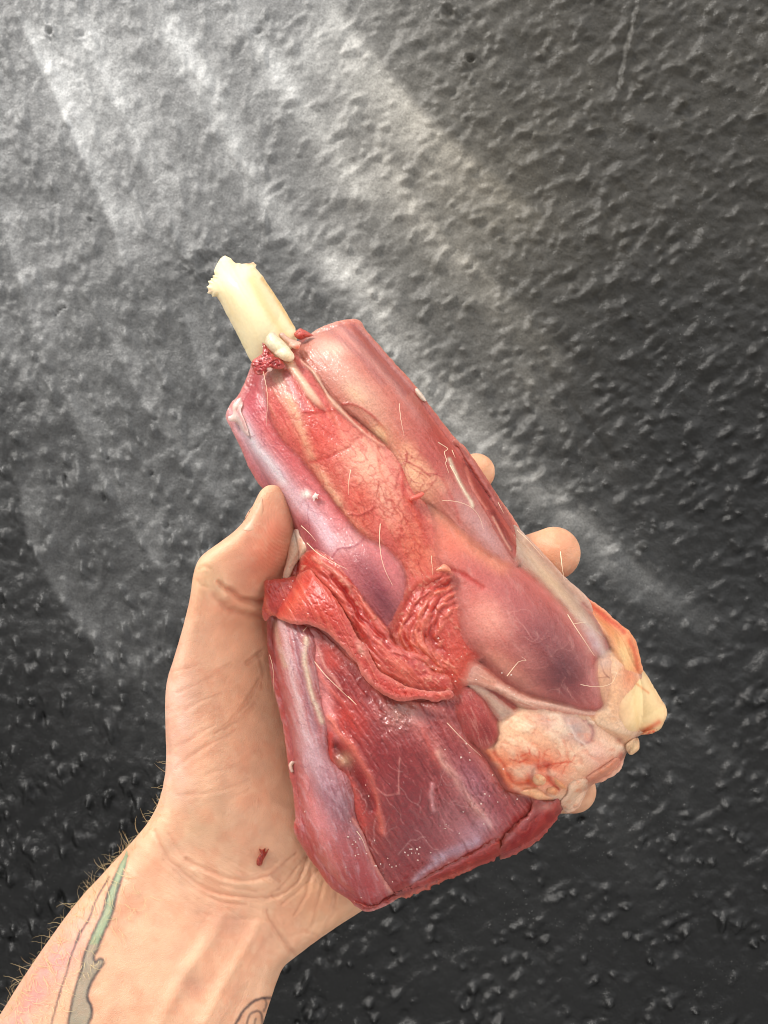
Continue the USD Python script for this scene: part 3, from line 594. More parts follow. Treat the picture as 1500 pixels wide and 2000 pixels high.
# arm hair: rooted on the skin
def build_hair():
    rng = np.random.default_rng(12); lines, wd = [], []
    edge = spline([(-30, 2030), (40, 1922), (92, 1845), (150, 1766), (200, 1710), (252, 1654), (288, 1612), (310, 1573), (323, 1525), (326, 1490)], step=1.0)
    for k in range(170):
        i = int(rng.uniform(0, len(edge) * (1 if rng.random() < .25 else .93))); x, y = edge[i]
        t = np.gradient(edge, axis=0)[i]; t /= np.hypot(*t); n = np.array([-abs(t[1]), -abs(t[0])])
        ins = rng.uniform(0, 16); x, y = (x, y) - n * ins
        h0 = float(hand_top(x, y)[0]); h0 = h0 - rng.uniform(6, 34) if ins < 6 and h0 > -200 else h0
        if h0 < -150: continue
        a = math.atan2(n[1], n[0]) + rng.normal(.1, .55); L = rng.uniform(14, 46) * (.7 if i > len(edge) * .85 else 1); cv = rng.normal(0, .26); hz = rng.uniform(0, .8)
        p = [(x, y, h0)]
        for s in range(7):
            a += cv; p.append((p[-1][0] + math.cos(a) * L / 7, p[-1][1] + math.sin(a) * L / 7, p[-1][2] + hz * L / 10))
        p = np.array(p); lines.append(W(p[:, 0], p[:, 1], p[:, 2])); wd.append(rng.uniform(.38, .8) * S)
    for k in range(240):                                        # short ones lying on the forearm
        x, y = rng.uniform(0, 1), rng.uniform(0, 1); c = edge[int(x * (len(edge) - 220))]; n = np.array([.75, .62]); q = c + n * (6 + 110 * y * y)
        a = math.radians(rng.normal(70, 30)); L = rng.uniform(14, 40); cv = rng.normal(0, .2); p = []
        px, py = q
        for s in range(7):
            h = float(hand_top(px, py)[0]); 
            if h < -150: break
            p.append((px, py, h + 1.5 + 3.0 * math.sin(s / 6 * 3.0))); a += cv; px += math.cos(a) * L / 7; py += math.sin(a) * L / 7
        if len(p) == 7: p = np.array(p); lines.append(W(p[:, 0], p[:, 1], p[:, 2])); wd.append(rng.uniform(.6, 1.0) * S)
    c = curves('/World/person/arm_hair', lines, wd, HAIR_ARM); tag(c.GetPrim(), kind='stuff')
build_hair()

# thumb nail
ns = Solid2(K5((795, 258), (770, 262), (735, 318), (690, 378), (655, 448), (632, 492), (690, 520), (745, 505), (785, 450), (806, 385), (806, 320)), 1.5)
ht = hand_top(ns.V[:, 0], ns.V[:, 1]); ht = np.where(ht < -100, 20, ht)
cc, _, _ = paint(ns.V, (232, 172, 140), [('b', (487, 1028, 14, 8, 0), (240, 196, 170), .5), ('s', K5((795, 258), (806, 330), (800, 420), (760, 500)), 2.2, (190, 120, 95), .45)], 5)
prof = np.sqrt(np.maximum(ns.u, 0)); prof = np.minimum(prof, 6) / 6
v, f, inn = ns.mesh(ht - 0.6 + 2.4 * prof, ht - 4.0 * prof)
prim_mesh('/World/person/thumb_nail', v, f, NAIL, np.vstack([cc, cc[inn]]))

# ---------------------------------------------------------------- the raw shank
SH = '/World/raw_meat_shank'
shank = UsdGeom.Xform.Define(stage, SH).GetPrim()
tag(shank, 'raw red meat shank with sawn pale bone at its top, held in the hand', 'meat')
CORE = [(505, 712), (560, 672), (637, 645), (690, 634), (750, 700), (813, 770), (880, 862), (955, 966), (1008, 1045), (1060, 1098), (1140, 1178), (1205, 1230), (1235, 1290), (1255, 1340), (1250, 1430), (1200, 1500), (1130, 1555), (1085, 1600), (1040, 1640),
        (980, 1670), (910, 1698), (855, 1720), (770, 1748), (715, 1765), (645, 1710), (602, 1645), (582, 1560), (566, 1440), (548, 1360), (536, 1300), (532, 1215), (575, 1130), (575, 1050), (525, 950), (485, 880), (460, 810), (485, 765)]
core = Solid2(list(shapely.Polygon(spline(CORE, True, 6)).buffer(-3).exterior.coords)[:-1], 3.0)
KAP = .60
def core_h(V):
    return KAP * np.sqrt(core.u_at(V)) + 14
def part(name, pts, amp, base, layers=(), lift=0.0, g=2.0, jag=.8, mat=None, seed=0, label=None, grain=None, follow=1.0, rmax=None, thick=None, parent=SH, round_=1.7, grow=0.0, edge=.3, fade=0.0, op=1.0, warp=3.0, smooth=True, tilt=None):
    """a swelling piece lying on the shank: amp = how far it bulges, lift = raised off the core"""
    if name == 'muscle' and not grow: grow = 5.0
    if grow: pts = np.asarray(shapely.segmentize(shapely.Polygon(spline(pts, True, 4)).buffer(0).buffer(grow).exterior, 9).coords)[:-1]
    s = Solid2(pts, g, jag, seed, smooth and not grow)
    prof = np.sqrt(np.maximum(s.u, 0)); mx = max(prof.max(), 1e-6)
    R = rmax or mx
    prof = np.minimum(prof / R, 1.0) if rmax else prof / mx
    prof = prof ** round_
    base_h = core_h(s.V) * follow + lift
    if tilt: base_h = base_h + tilt[2] + (s.V - np.mean(s.V, 0)) @ np.array(tilt[:2])
    ls = list(layers)
    if grain: ls = [('n', grain[0], grain[1], grain[2], .36, .74, grain[3] if len(grain) > 3 else 1.2)] + ls
    col, rel, wet = paint(s.V, base, ls, seed + 3, warp, 1.0 if name in ('muscle_flap', 'torn_tissue', 'joint_capsule') else 1.25)
    inner = np.minimum(s.d / 5.0, 1)
    ef = (edge * np.exp(-s.d / 9.0) * (.5 + fbm(np.c_[s.V / 18, np.zeros(len(s.V))], 3, 5)))[:, None]; col = col * (1 - ef) + lin((208, 128, 112)) * ef
    front = base_h + amp * prof + rel * inner
    t = thick if thick is not None else max(10.0, amp * .8)
    back = base_h - t * np.minimum(prof * 1.6, 1)
    v, f, inn = s.mesh(front, back)
    cb = np.tile(col.mean(0), (len(inn), 1)) * (.85 + .3 * fbm(np.c_[s.V[inn] / 20, np.zeros(len(inn))], 3, seed))[:, None]
    p = named(parent, name); mat = mat or MEAT; al = None
    if fade:
        cd = np.where(shapely.contains_xy(core.poly, s.V[:, 0], s.V[:, 1]), core.tree.query(s.V)[0], 0)
        rag = .55 + .9 * turb(s.V / 14, 3.3, seed + 9, 3)
        al = op * (1 - (1 - sstep(0, 1, s.d / (fade * rag))) * sstep(6, 26, cd)); al = np.concatenate([al, al[inn]])
        mat = {MEAT: THIN_MEAT, FAT: THIN_FAT, BONE: THIN_BONE}[mat]
    m = prim_mesh(p, v, f, mat, np.vstack([col, cb]), np.concatenate([wet, np.full(len(inn), .4)]), al)
    if label: tag(m.GetPrim(), label)
    return p

# body under the muscles
cc, _, _ = paint(core.V, (186, 92, 80), [('n', (40, 9, 60), (185, 90, 82), .5, .4, .7)], 1)
v, f, inn = core.mesh(KAP * np.sqrt(core.u) + 14 - 3 - 7 * np.exp(-core.d / 14), -.46 * np.sqrt(core.u) + 14 - 3)
prim_mesh(SH + '/inner_muscle', v, f, MEAT, np.vstack([cc, cc[inn]]), np.full(len(v), .45))
rng = np.random.default_rng(21)
GR = ((46, 5, 58), (200, 130, 115), .30, 1.0)
PALE, RED, DARK, CREAM = (236, 178, 148), (205, 92, 80), (120, 40, 42), (248, 216, 172)

part('muscle', [(603, 664), (637, 640), (693, 628), (713, 650), (750, 693), (782, 728), (813, 763), (847, 810), (887, 860), (910, 883), (963, 963), (1010, 1033), (1024, 1080), (1002, 1106), (949, 1078), (912, 1050), (872, 1012), (835, 985), (800, 968), (783, 925), (757, 872), (700, 820), (664, 794), (620, 740), (587, 696)],
     26, (192, 106, 92), [
        ('b', (640, 695, 40, 90, -30), (212, 160, 145), .6), ('b', Z1((650, 230))[0] + (30, 16, 10), (226, 180, 160), .7), ('b', (720, 790, 60, 30, 50), (222, 165, 142), .55), ('b', Z1((800, 480))[0] + (60, 22, 45), (222, 172, 152), .5),
        ('s', Z1((640, 60), (760, 130), (900, 290), (1060, 460), (1200, 640), (1330, 800)), 9, (206, 150, 140), .55, 1.5), ('s', Z1((700, 60), (860, 200), (1010, 360), (1170, 560)), 5, (150, 92, 92), .45, -1.5),
        ('s', Z1((600, 90), (720, 180), (880, 330), (1000, 480)), 7, (160, 100, 98), .4), ('s', Z1((780, 60), (900, 170), (1050, 330), (1250, 580), (1420, 760)), 8, (150, 82, 82), .6), ('s', Z1((820, 60), (1000, 260), (1200, 500)), 4, (200, 140, 132), .5),
        ('b', (890, 900, 50, 90, -35), (172, 82, 76), .55), ('b', (845, 905, 22, 50, -30), (170, 66, 60), .55), ('b', (850, 850, 70, 30, 50), (180, 84, 76), .5), ('s', Z2((380, 60), (480, 180), (620, 330), (760, 480)), 6, (196, 92, 80), .5),
        ('s', Z2((440, 60), (560, 220), (700, 340)), 14, (226, 160, 130), .55), ('b', Z2((480, 250))[0] + (22, 60, -35), (238, 180, 148), .75), ('b', Z2((900, 560))[0] + (28, 80, -38), (196, 140, 132), .7), ('b', Z2((1020, 700))[0] + (16, 60, -38), (204, 150, 144), .7),
        ('s', Z2((740, 140), (800, 270), (870, 400), (910, 480)), 3.5, (236, 205, 180), .75, 2), ('s', Z2((640, 200), (720, 340), (780, 480), (820, 600)), 4, (188, 90, 80), .5), ('s', Z2((420, 100), (440, 160), (520, 200), (600, 260)), 2.2, (165, 50, 48), .6, 1),
        ('s', Z1((710, 640), (780, 635), (860, 670), (950, 740), (1010, 810), (1040, 880), (1050, 960)), 3.0, (178, 72, 66), .75, 1.6), ('s', Z1((970, 780), (900, 810), (880, 830)), 1.6, (160, 60, 55), .6), ('b', Z1((980, 870))[0] + (18, 26, -30), (238, 184, 148), .75),
        ('b', Z1((800, 560))[0] + (26, 14, 40), (238, 190, 160), .5), ('s', Z1((480, 280), (620, 300), (740, 370)), 3, (226, 166, 150), .5)]
     + vessels(rng, [(770, 890, 80), (790, 920, 90), (800, 880, 70), (820, 930, 60)], 7, 50, 14, 1.3, (165, 60, 56), .55) + vessels(rng, [(720, 800, 60), (700, 740, 60), (780, 800, 50)], 4, 60, 25, 1.0, (190, 130, 120), .4),
     seed=1, grain=((60, 4, 52), (214, 140, 124), .30, 1.2), jag=1.0, fade=14)

part('muscle', Z2((785, 10), (850, 95), (930, 185), (1020, 320), (1090, 440), (1170, 575), (1212, 700), (1232, 800), (1224, 852), (1195, 835), (1145, 760), (1075, 660), (1005, 545), (935, 440), (870, 330), (820, 210), (788, 100)),
     14, (168, 78, 68), [('s', Z2((800, 60), (880, 200), (960, 320), (1040, 420)), 5, (112, 38, 38), .6, -4), ('s', Z2((1060, 520), (1130, 660), (1200, 800)), 4, (120, 44, 42), .6, -3), ('s', Z2((860, 200), (930, 380), (1010, 500)), 3, (200, 112, 98), .7, 2),
     ('s', Z2((1060, 560), (1120, 680), (1190, 800)), 2.2, (225, 150, 132), .7, 2), ('s', Z2((900, 150), (990, 300), (1090, 470)), 4, (176, 96, 90), .7, 2)], seed=2, grain=((46, 3, 58), (120, 44, 42), .6, -1.6), lift=9, fade=9, label='dark red strip of bare muscle along the right edge')

LEFT = K1((350, 690), (335, 740), (270, 880), (225, 930), (198, 1000), (225, 1060), (280, 1170), (330, 1290), (400, 1400), (520, 1500), (590, 1640), (640, 1790), (760, 1960), (900, 2090), (1060, 2250), (1155, 2290), (1180, 2190), (1240, 2080), (1235, 1900), (1130, 1770), (980, 1690), (850, 1530), (740, 1390), (640, 1260), (520, 1130), (455, 1010), (425, 880), (400, 760))
part('muscle', LEFT, 30, (206, 122, 122), [
        ('b', (490, 790, 40, 26, 60), (180, 62, 78), .75), ('b', (500, 740, 22, 30, 0), (172, 60, 70), .7), ('b', (560, 880, 16, 90, -38), (196, 80, 82), .6), ('s', K1((250, 1000), (330, 1150), (440, 1290), (560, 1440), (700, 1600), (800, 1740)), 20, (230, 186, 192), .85),  # lilac-white strokes: sky sheen painted into the muscle colour
        ('s', K1((300, 1060), (360, 1170), (460, 1290), (520, 1380)), 8, (238, 212, 214), .55), ('s', K1((260, 1150), (330, 1270), (420, 1400)), 9, (176, 100, 108), .6), ('s', K1((450, 1010), (520, 1130), (640, 1260), (760, 1420), (880, 1580)), 14, (196, 74, 76), .65),
        ('s', K1((640, 1640), (760, 1880), (900, 2050)), 18, (148, 66, 76), .7), ('b', (745, 1170, 26, 70, -32), (128, 62, 72), .85), ('b', (715, 1110, 26, 40, -32), (152, 80, 86), .7), ('b', (680, 1060, 30, 24, 0), (214, 160, 160), .6),
        ('s', Z4((560, 250), (610, 190), (680, 185), (760, 150), (800, 100)), 1.8, (150, 62, 76), .75, 1.2), ('s', K1((420, 760), (400, 700)), 7, (165, 48, 56), .7), ('b', (598, 965, 9, 7, 0), (248, 232, 222), .8, 2), ('w', (560, 930, 60, 160, -35), .35)]
     + vessels(rng, [(500, 800, 60), (520, 860, 60), (600, 980, 60), (640, 1040, 40), (720, 1130, 90)], 5, 40, 22, 1.1, (150, 66, 84), .5),
     seed=3, grain=((40, 4, 56), (176, 84, 92), .30, 1.0), jag=1.0, fade=20)

MID = K1((400, 760), (480, 730), (540, 700), (590, 640), (640, 690), (760, 870), (900, 1000), (1100, 1160), (1230, 1250), (1300, 1420), (1400, 1560), (1450, 1700), (1480, 1850), (1500, 1950), (1350, 2150), (1165, 2275), (1240, 2080), (1235, 1900), (1130, 1770), (980, 1690), (850, 1530), (740, 1390), (640, 1260), (520, 1130), (455, 1010), (425, 880))
part('muscle', MID, 22, (216, 106, 98), [
        ('b', Z1((560, 860))[0] + (60, 52, 0), (214, 92, 80), .85), ('b', Z1((240, 420))[0] + (16, 40, -20), (216, 176, 156), .7), ('b', Z1((330, 640))[0] + (14, 46, -25), (220, 160, 140), .6), ('s', Z1((300, 420), (360, 560), (430, 680)), 8, (206, 140, 140), .6, 2),
        ('s', Z1((330, 600), (400, 800), (480, 1000), (560, 1150), (680, 1350)), 10, (232, 170, 140), .6, 3), ('s', Z1((480, 760), (520, 900), (540, 1020)), 8, (206, 86, 76), .5), ('s', Z1((620, 680), (680, 800), (720, 870)), 4, (226, 130, 110), .6, -1.5),
        ('s', Z1((420, 690), (520, 690), (620, 680), (720, 660)), 3.2, (196, 66, 60), .7, 1.6), ('s', Z1((480, 1060), (620, 1020), (760, 950), (850, 860)), 4.0, (192, 62, 58), .7, -1.2), ('b', Z1((880, 1080))[0] + (46, 64, -30), (238, 174, 150), .8),
        ('b', Z1((860, 1300))[0] + (36, 30, 0), (216, 100, 84), .7), ('b', Z1((1030, 1320))[0] + (26, 60, -20), (236, 168, 146), .7), ('b', Z1((600, 1130))[0] + (40, 20, 60), (206, 96, 84), .5), ('s', Z1((560, 1150), (640, 1300), (720, 1420), (820, 1540)), 8, (234, 164, 138), .6, 2.5),
        ('s', Z1((960, 900), (980, 1100), (1060, 1280), (1110, 1450)), 3.2, (210, 110, 92), .5), ('s', Z1((1140, 980), (1150, 1150), (1160, 1280), (1240, 1400), (1290, 1500)), 5, (196, 72, 64), .75, 2), ('s', Z1((1040, 760), (1080, 880), (1140, 990)), 6, (190, 74, 66), .6, 1),
        ('s', Z4((1060, 30), (1090, 160), (1110, 320), (1100, 420), (1080, 520)), 2.4, (205, 96, 88), .7, 1.5), ('b', (735, 1120, 40, 60, -30), (170, 82, 86), .7), ('b', (755, 1165, 20, 40, -20), (160, 70, 78), .6), ('s', Z4((850, 230), (930, 400), (1000, 560)), 3, (196, 110, 112), .5, 1),
        ('b', (700, 1020, 40, 26, 30), (222, 120, 100), .6), ('b', (815, 1060, 34, 90, -12), (214, 112, 88), .7), ('v', (16, 12, 30), (182, 66, 58), .38, .86, .98, -.4), ('s', Z2((0, 540), (90, 545), (160, 510), (200, 480)), 2.2, (180, 72, 66), .7, 1), ('s', Z2((460, 430), (520, 560), (560, 680), (580, 760)), 6, (190, 78, 68), .5, 1.5)]
     + vessels(rng, [(800, 960, 90), (790, 1000, 100), (770, 940, 120), (800, 1050, 90), (700, 960, 40), (740, 1000, 70), (790, 1090, 95)], 7, 46, 22, 1.15, (170, 62, 54), .6) + vessels(rng, [(560, 760, 70), (600, 830, 60), (580, 900, 40)], 3, 60, 22, 1.0, (186, 80, 76), .5),
     seed=4, grain=((40, 5, 62), (230, 160, 134), .35, 1.0), jag=1.0)

BELLY = K3((30, 330), (100, 385), (200, 470), (330, 590), (430, 670), (560, 735), (650, 800), (740, 880), (830, 970), (905, 1060), (1000, 1200), (1042, 1300), (1065, 1430), (1085, 1560), (1000, 1592), (880, 1565), (760, 1525), (620, 1475), (500, 1395), (420, 1325), (330, 1245), (240, 1160), (205, 960), (180, 800), (90, 745), (60, 560))
part('muscle', BELLY, 34, (182, 100, 92), [
        ('s', K3((60, 370), (180, 500), (330, 640), (480, 740)), 18, (232, 150, 120), .6), ('b', K3((160, 600))[0] + (50, 40, 40), (220, 122, 102), .7), ('b', K3((330, 850))[0] + (50, 34, 45), (192, 96, 88), .6), ('b', K3((450, 900))[0] + (36, 50, -40), (172, 86, 84), .6),
        ('b', K3((830, 1350))[0] + (56, 76, -35), (108, 50, 54), .95), ('b', K3((700, 1150))[0] + (54, 50, -40), (138, 68, 68), .85), ('b', K3((560, 1000))[0] + (40, 50, -40), (168, 90, 88), .5), ('b', K3((420, 1060))[0] + (36, 26, 40), (222, 160, 146), .5),
        ('b', K3((620, 1260))[0] + (46, 20, 45), (204, 134, 124), .45), ('b', K3((480, 1300))[0] + (46, 16, 35), (216, 140, 120), .6), ('s', K3((180, 760), (280, 800), (370, 870)), 5, (176, 52, 46), .7, -3), ('s', K3((90, 745), (180, 780)), 4, (238, 150, 120), .5, 2),
        ('s', K3((700, 820), (820, 950), (920, 1090), (1000, 1230)), 9, (204, 150, 140), .6, 2), ('b', K3((1020, 1400))[0] + (14, 46, -14), (196, 130, 122), .6), ('s', K3((380, 1020), (450, 1110), (500, 1180)), 1.6, (176, 82, 76), .5),
        ('n', (30, 9, 56), (210, 150, 140), .3, .52, .75), ('w', (1100, 1300, 60, 100, -40), .3), ('b', (955, 1205, 34, 50, -20), (226, 150, 134), .6), ('b', (1010, 1330, 60, 22, 40), (218, 150, 134), .5)] + vessels(rng, [(1020, 1270, 30), (1080, 1330, 60), (980, 1180, 40)], 3, 60, 20, 1.0, (205, 140, 130), .5),
     seed=5, grain=((60, 6, 58), (204, 140, 132), .25, .8), lift=3, grow=9, fade=34)

part('fascia_sheet', K3((545, 520), (570, 530), (650, 610), (730, 695), (850, 825), (970, 935), (1090, 1120), (1130, 1240), (1085, 1292), (1020, 1262), (940, 1135), (830, 975), (700, 835), (575, 725), (535, 640)),
     9, (202, 168, 148), [('s', K3((600, 600), (760, 800), (900, 1000), (1040, 1250)), 10, (232, 196, 168), .6, 1.5), ('b', K3((1010, 1190))[0] + (16, 44, -30), (214, 190, 190), .8), ('s', K3((640, 600), (760, 730), (900, 900)), 6, (168, 132, 116), .6), ('s', K3((960, 960), (1060, 1100), (1110, 1220)), 6, (150, 88, 90), .6),
     ('b', K3((750, 840))[0] + (20, 40, -40), (238, 200, 166), .6), ('w', (1100, 1180, 90, 120, -35), .4)], seed=6, grain=((60, 3.5, 55), (232, 208, 190), .4, .8), lift=6, mat=FAT, fade=34, op=.72, grow=6)
part('fat_edge', K3((880, 855), (975, 930), (1070, 1000), (1160, 1080), (1212, 1122), (1252, 1182), (1282, 1290), (1292, 1352), (1222, 1395), (1172, 1335), (1130, 1245), (1060, 1090), (980, 985)),
     16, (234, 150, 108), [('s', K3((930, 900), (1060, 1010), (1150, 1080), (1190, 1120)), 7, (196, 58, 40), .8, -2), ('b', K3((1200, 1260))[0] + (16, 40, -20), (248, 196, 146), .8), ('s', K3((1230, 1170), (1260, 1250), (1280, 1340)), 5, (214, 100, 70), .7), ('s', K3((1010, 1010), (1080, 1120), (1130, 1220)), 4, (236, 170, 130), .6, 2),
     ('s', K3((1200, 1390), (1250, 1380)), 5, (226, 120, 84), .6)], seed=7, lift=6, mat=FAT, jag=2.0, fade=24, grow=4)
part('fascia_sheet', K3((1055, 1275), (1130, 1245), (1205, 1380), (1140, 1500), (1085, 1570), (1040, 1455), (1025, 1340)), 10, (226, 168, 138), [('s', K3((1060, 1290), (1080, 1360), (1110, 1390)), 1.4, (130, 70, 64), .6), ('s', K3((1040, 1390), (1100, 1385)), 1.2, (130, 70, 64), .5),
     ('b', K3((1080, 1300))[0] + (18, 14, 0), (214, 176, 160), .6), ('s', K3((1220, 1400), (1160, 1470), (1100, 1560)), 4, (206, 92, 66), .7, -1)], seed=8, lift=5, mat=FAT, fade=16, grow=6)
part('joint_capsule', Z3((985, 300), (1060, 210), (1130, 180), (1200, 235), (1240, 360), (1320, 520), (1405, 650), (1400, 720), (1330, 800), (1200, 870), (1130, 900), (960, 830), (760, 740), (560, 690), (420, 680), (380, 620), (520, 610), (720, 640), (900, 660), (985, 620), (1000, 480)), 22, (238, 184, 148), [
     ('n', (40, 20, 30), (248, 212, 184), .5, .46, .7, 2), ('b', Z3((1180, 420))[0] + (20, 34, 0), (228, 110, 76), .5), ('s', Z3((560, 660), (760, 680), (920, 700)), 6, (222, 130, 108), .5)], seed=60, mat=FAT, lift=2, fade=20)
part('knee_bone', K3((1222, 1398), (1290, 1350), (1342, 1412), (1400, 1510), (1435, 1575), (1432, 1622), (1392, 1690), (1300, 1712), (1200, 1752), (1142, 1702), (1100, 1610), (1130, 1500)), 40, (248, 212, 164), [('b', K3((1130, 1560))[0] + (24, 50, -20), (236, 182, 144), .8),
     ('s', K3((1230, 1400), (1290, 1440), (1340, 1480)), 2.2, (226, 140, 90), .6), ('s', K3((1240, 1410), (1260, 1560), (1280, 1700)), 5, (236, 196, 146), .4, -1), ('b', K3((1170, 1600))[0] + (22, 30, 0), (244, 200, 160), .6), ('s', K3((1285, 1715), (1340, 1690), (1400, 1650)), 6, (204, 80, 50), .65),
     ('s', K3((1100, 1600), (1140, 1500), (1220, 1400)), 4, (214, 110, 78), .5)], seed=9, mat=BONE, jag=1.6, lift=-8, round_=1.3, grow=3, fade=30)
part('cartilage_scrap', K3((1290, 1722), (1330, 1700), (1388, 1690), (1372, 1712), (1330, 1722)), 10, (236, 160, 120), [('n', (5, 4, 0), (206, 76, 50), .8, .45, .6)], seed=10, mat=FAT, lift=18, g=1.5)
part('cartilage_scrap', K3((1210, 1775), (1275, 1740), (1286, 1800), (1262, 1830), (1233, 1842), (1208, 1812)), 14, (246, 200, 158), [], seed=11, mat=FAT, lift=10, g=1.5)

PAD = Z3((262, 742), (390, 660), (520, 640), (620, 660), (740, 678), (900, 700), (1020, 740), (1100, 870), (1152, 902), (1132, 985), (1085, 1092), (1000, 1142), (900, 1182), (850, 1262), (800, 1345), (738, 1362), (690, 1305), (560, 1302), (480, 1276), (400, 1250), (335, 1220), (270, 1110), (195, 990), (150, 935), (240, 880))
part('fat_pad', PAD, 32, (244, 190, 158), [
     ('b', Z3((780, 800))[0] + (46, 30, 20), (196, 156, 146), .8), ('b', Z3((640, 740))[0] + (40, 20, 10), (206, 160, 144), .7), ('b', Z3((800, 790))[0] + (12, 22, -40), (190, 165, 155), .5), ('s', Z3((860, 730), (920, 800), (900, 880), (840, 900)), 5, (160, 100, 100), .6, -3), ('s', Z3((760, 760), (790, 850), (860, 900)), 3.4, (230, 196, 180), .6, 2),
     ('b', Z3((560, 1080))[0] + (56, 36, 20), (226, 96, 64), .85), ('s', Z3((470, 1160), (500, 1080), (560, 1050), (610, 1050)), 6, (196, 50, 30), .85, -5), ('s', Z3((600, 1080), (620, 1160), (680, 1220)), 4, (200, 66, 40), .8, -4), ('s', Z3((380, 1180), (460, 1170), (520, 1190)), 5, (214, 84, 54), .7, -3),
     ('b', Z3((330, 1120))[0] + (30, 50, -30), (236, 118, 80), .7), ('s', Z3((180, 950), (260, 1050), (330, 1180), (400, 1250)), 9, (240, 150, 116), .6, 5), ('s', Z3((230, 960), (300, 1060), (360, 1170)), 4, (206, 84, 60), .6, -3), ('s', Z3((150, 930), (230, 1060), (320, 1200), (420, 1260), (560, 1290)), 12, (228, 100, 68), .6),
     ('n', (34, 22, 20), (250, 214, 186), .55, .45, .7, 3), ('b', Z3((1000, 1090))[0] + (40, 20, -40), (226, 112, 88), .65), ('s', Z3((900, 1150), (1000, 1090), (1090, 1040), (1120, 980)), 6, (206, 74, 56), .6), ('b', Z3((960, 980))[0] + (30, 34, -30), (240, 186, 168), .7), ('s', Z3((720, 880), (740, 960), (740, 1060)), 3, (230, 140, 110), .4),
     ('s', Z3((1140, 910), (1150, 960), (1120, 1010)), 3, (120, 90, 70), .5), ('b', Z3((480, 1000))[0] + (30, 10, 30), (226, 108, 70), .5), ('w', (1050, 1500, 120, 80, 0), .45), ('n', (16, 9, 30), (230, 150, 122), .4, .5, .74, -1.2)] + vessels(rng, [Z3((470, 980))[0] + (200,), Z3((560, 1050))[0] + (-60,), Z3((640, 1060))[0] + (-20,)], 4, 30, 10, 1.3, (206, 70, 46), .6),
     seed=12, mat=FAT, jag=2.2, lift=-2, fade=18, grow=5)
for i, (q, c, a) in enumerate(((Z3((488, 1120), (520, 1082), (570, 1085), (604, 1120), (606, 1180), (560, 1205), (505, 1185)), (246, 188, 146), 16), (Z3((602, 1092), (634, 1080), (700, 1150), (742, 1195), (730, 1225), (680, 1215), (640, 1165)), (244, 168, 124), 13),
        (Z3((742, 1165), (800, 1135), (885, 1150), (872, 1240), (825, 1325), (745, 1362), (695, 1312), (735, 1240)), (248, 200, 170), 15), (Z3((590, 1210), (640, 1190), (690, 1230), (660, 1268), (600, 1250)), (244, 166, 124), 10),
        (Z3((410, 1235), (520, 1205), (600, 1255), (650, 1280), (560, 1302), (470, 1275)), (246, 180, 140), 12), (Z3((880, 1120), (980, 1060), (1080, 1000), (1110, 1030), (1040, 1115), (940, 1150), (890, 1170)), (240, 160, 132), 12))):
    part('fat_lobe', q, a, c, [('n', (8, 6, 0), (232, 120, 84), .45, .5, .72, 1.5)], seed=30 + i, mat=FAT, lift=12, fade=5, g=1.5, jag=1.2)

part('muscle', Z3((-40, 640), (0, 545), (60, 520), (150, 600), (240, 740), (262, 850), (205, 930), (150, 940), (60, 880), (-10, 830)), 14, (164, 64, 60), [('b', Z3((190, 830))[0] + (14, 24, -20), (130, 40, 40), .7), ('n', (24, 4, 70), (196, 120, 110), .5, .55, .75, 1), ('w', (930, 1400, 40, 60, 0), .45)], seed=13, lift=3, fade=20, grow=6, grain=((40, 4, 62), (190, 100, 92), .4, 1), label='dark red patch of muscle beside the pale fat')
part('fascia_sheet', Z3((40, 490), (130, 490), (260, 570), (390, 690), (330, 728), (268, 748), (215, 690), (150, 595)), 6, (196, 162, 144), [('s', Z3((130, 560), (220, 650), (270, 730)), 5, (170, 132, 120), .6)], seed=14, lift=6, fade=12, op=.85, grain=((50, 5, 40), (220, 190, 170), .4, 1), mat=FAT)
part('seam_band', Z3((60, 330), (130, 350), (220, 420), (320, 500), (450, 560), (600, 600), (760, 640), (880, 680), (1010, 690), (1040, 720), (960, 740), (880, 715), (760, 700), (600, 680), (450, 645), (350, 590), (250, 530), (120, 490), (20, 480), (-60, 440), (-20, 360)), 5, (222, 154, 134), [
     ('s', Z3((100, 320), (250, 420), (380, 510), (540, 560), (680, 590)), 6, (208, 92, 76), .75, -2), ('s', Z3((260, 510), (420, 590), (600, 630), (800, 670), (980, 700)), 5, (240, 184, 164), .7, 3), ('s', Z3((450, 660), (620, 690), (800, 710), (940, 740)), 3, (196, 84, 74), .6), ('b', Z3((60, 400))[0] + (26, 20, 20), (206, 150, 138), .7),
     ('n', (30, 3, 20), (240, 200, 180), .4, .5, .7, 1.5)], seed=15, lift=5, jag=1.5, mat=FAT, thick=14, fade=12, grow=6)

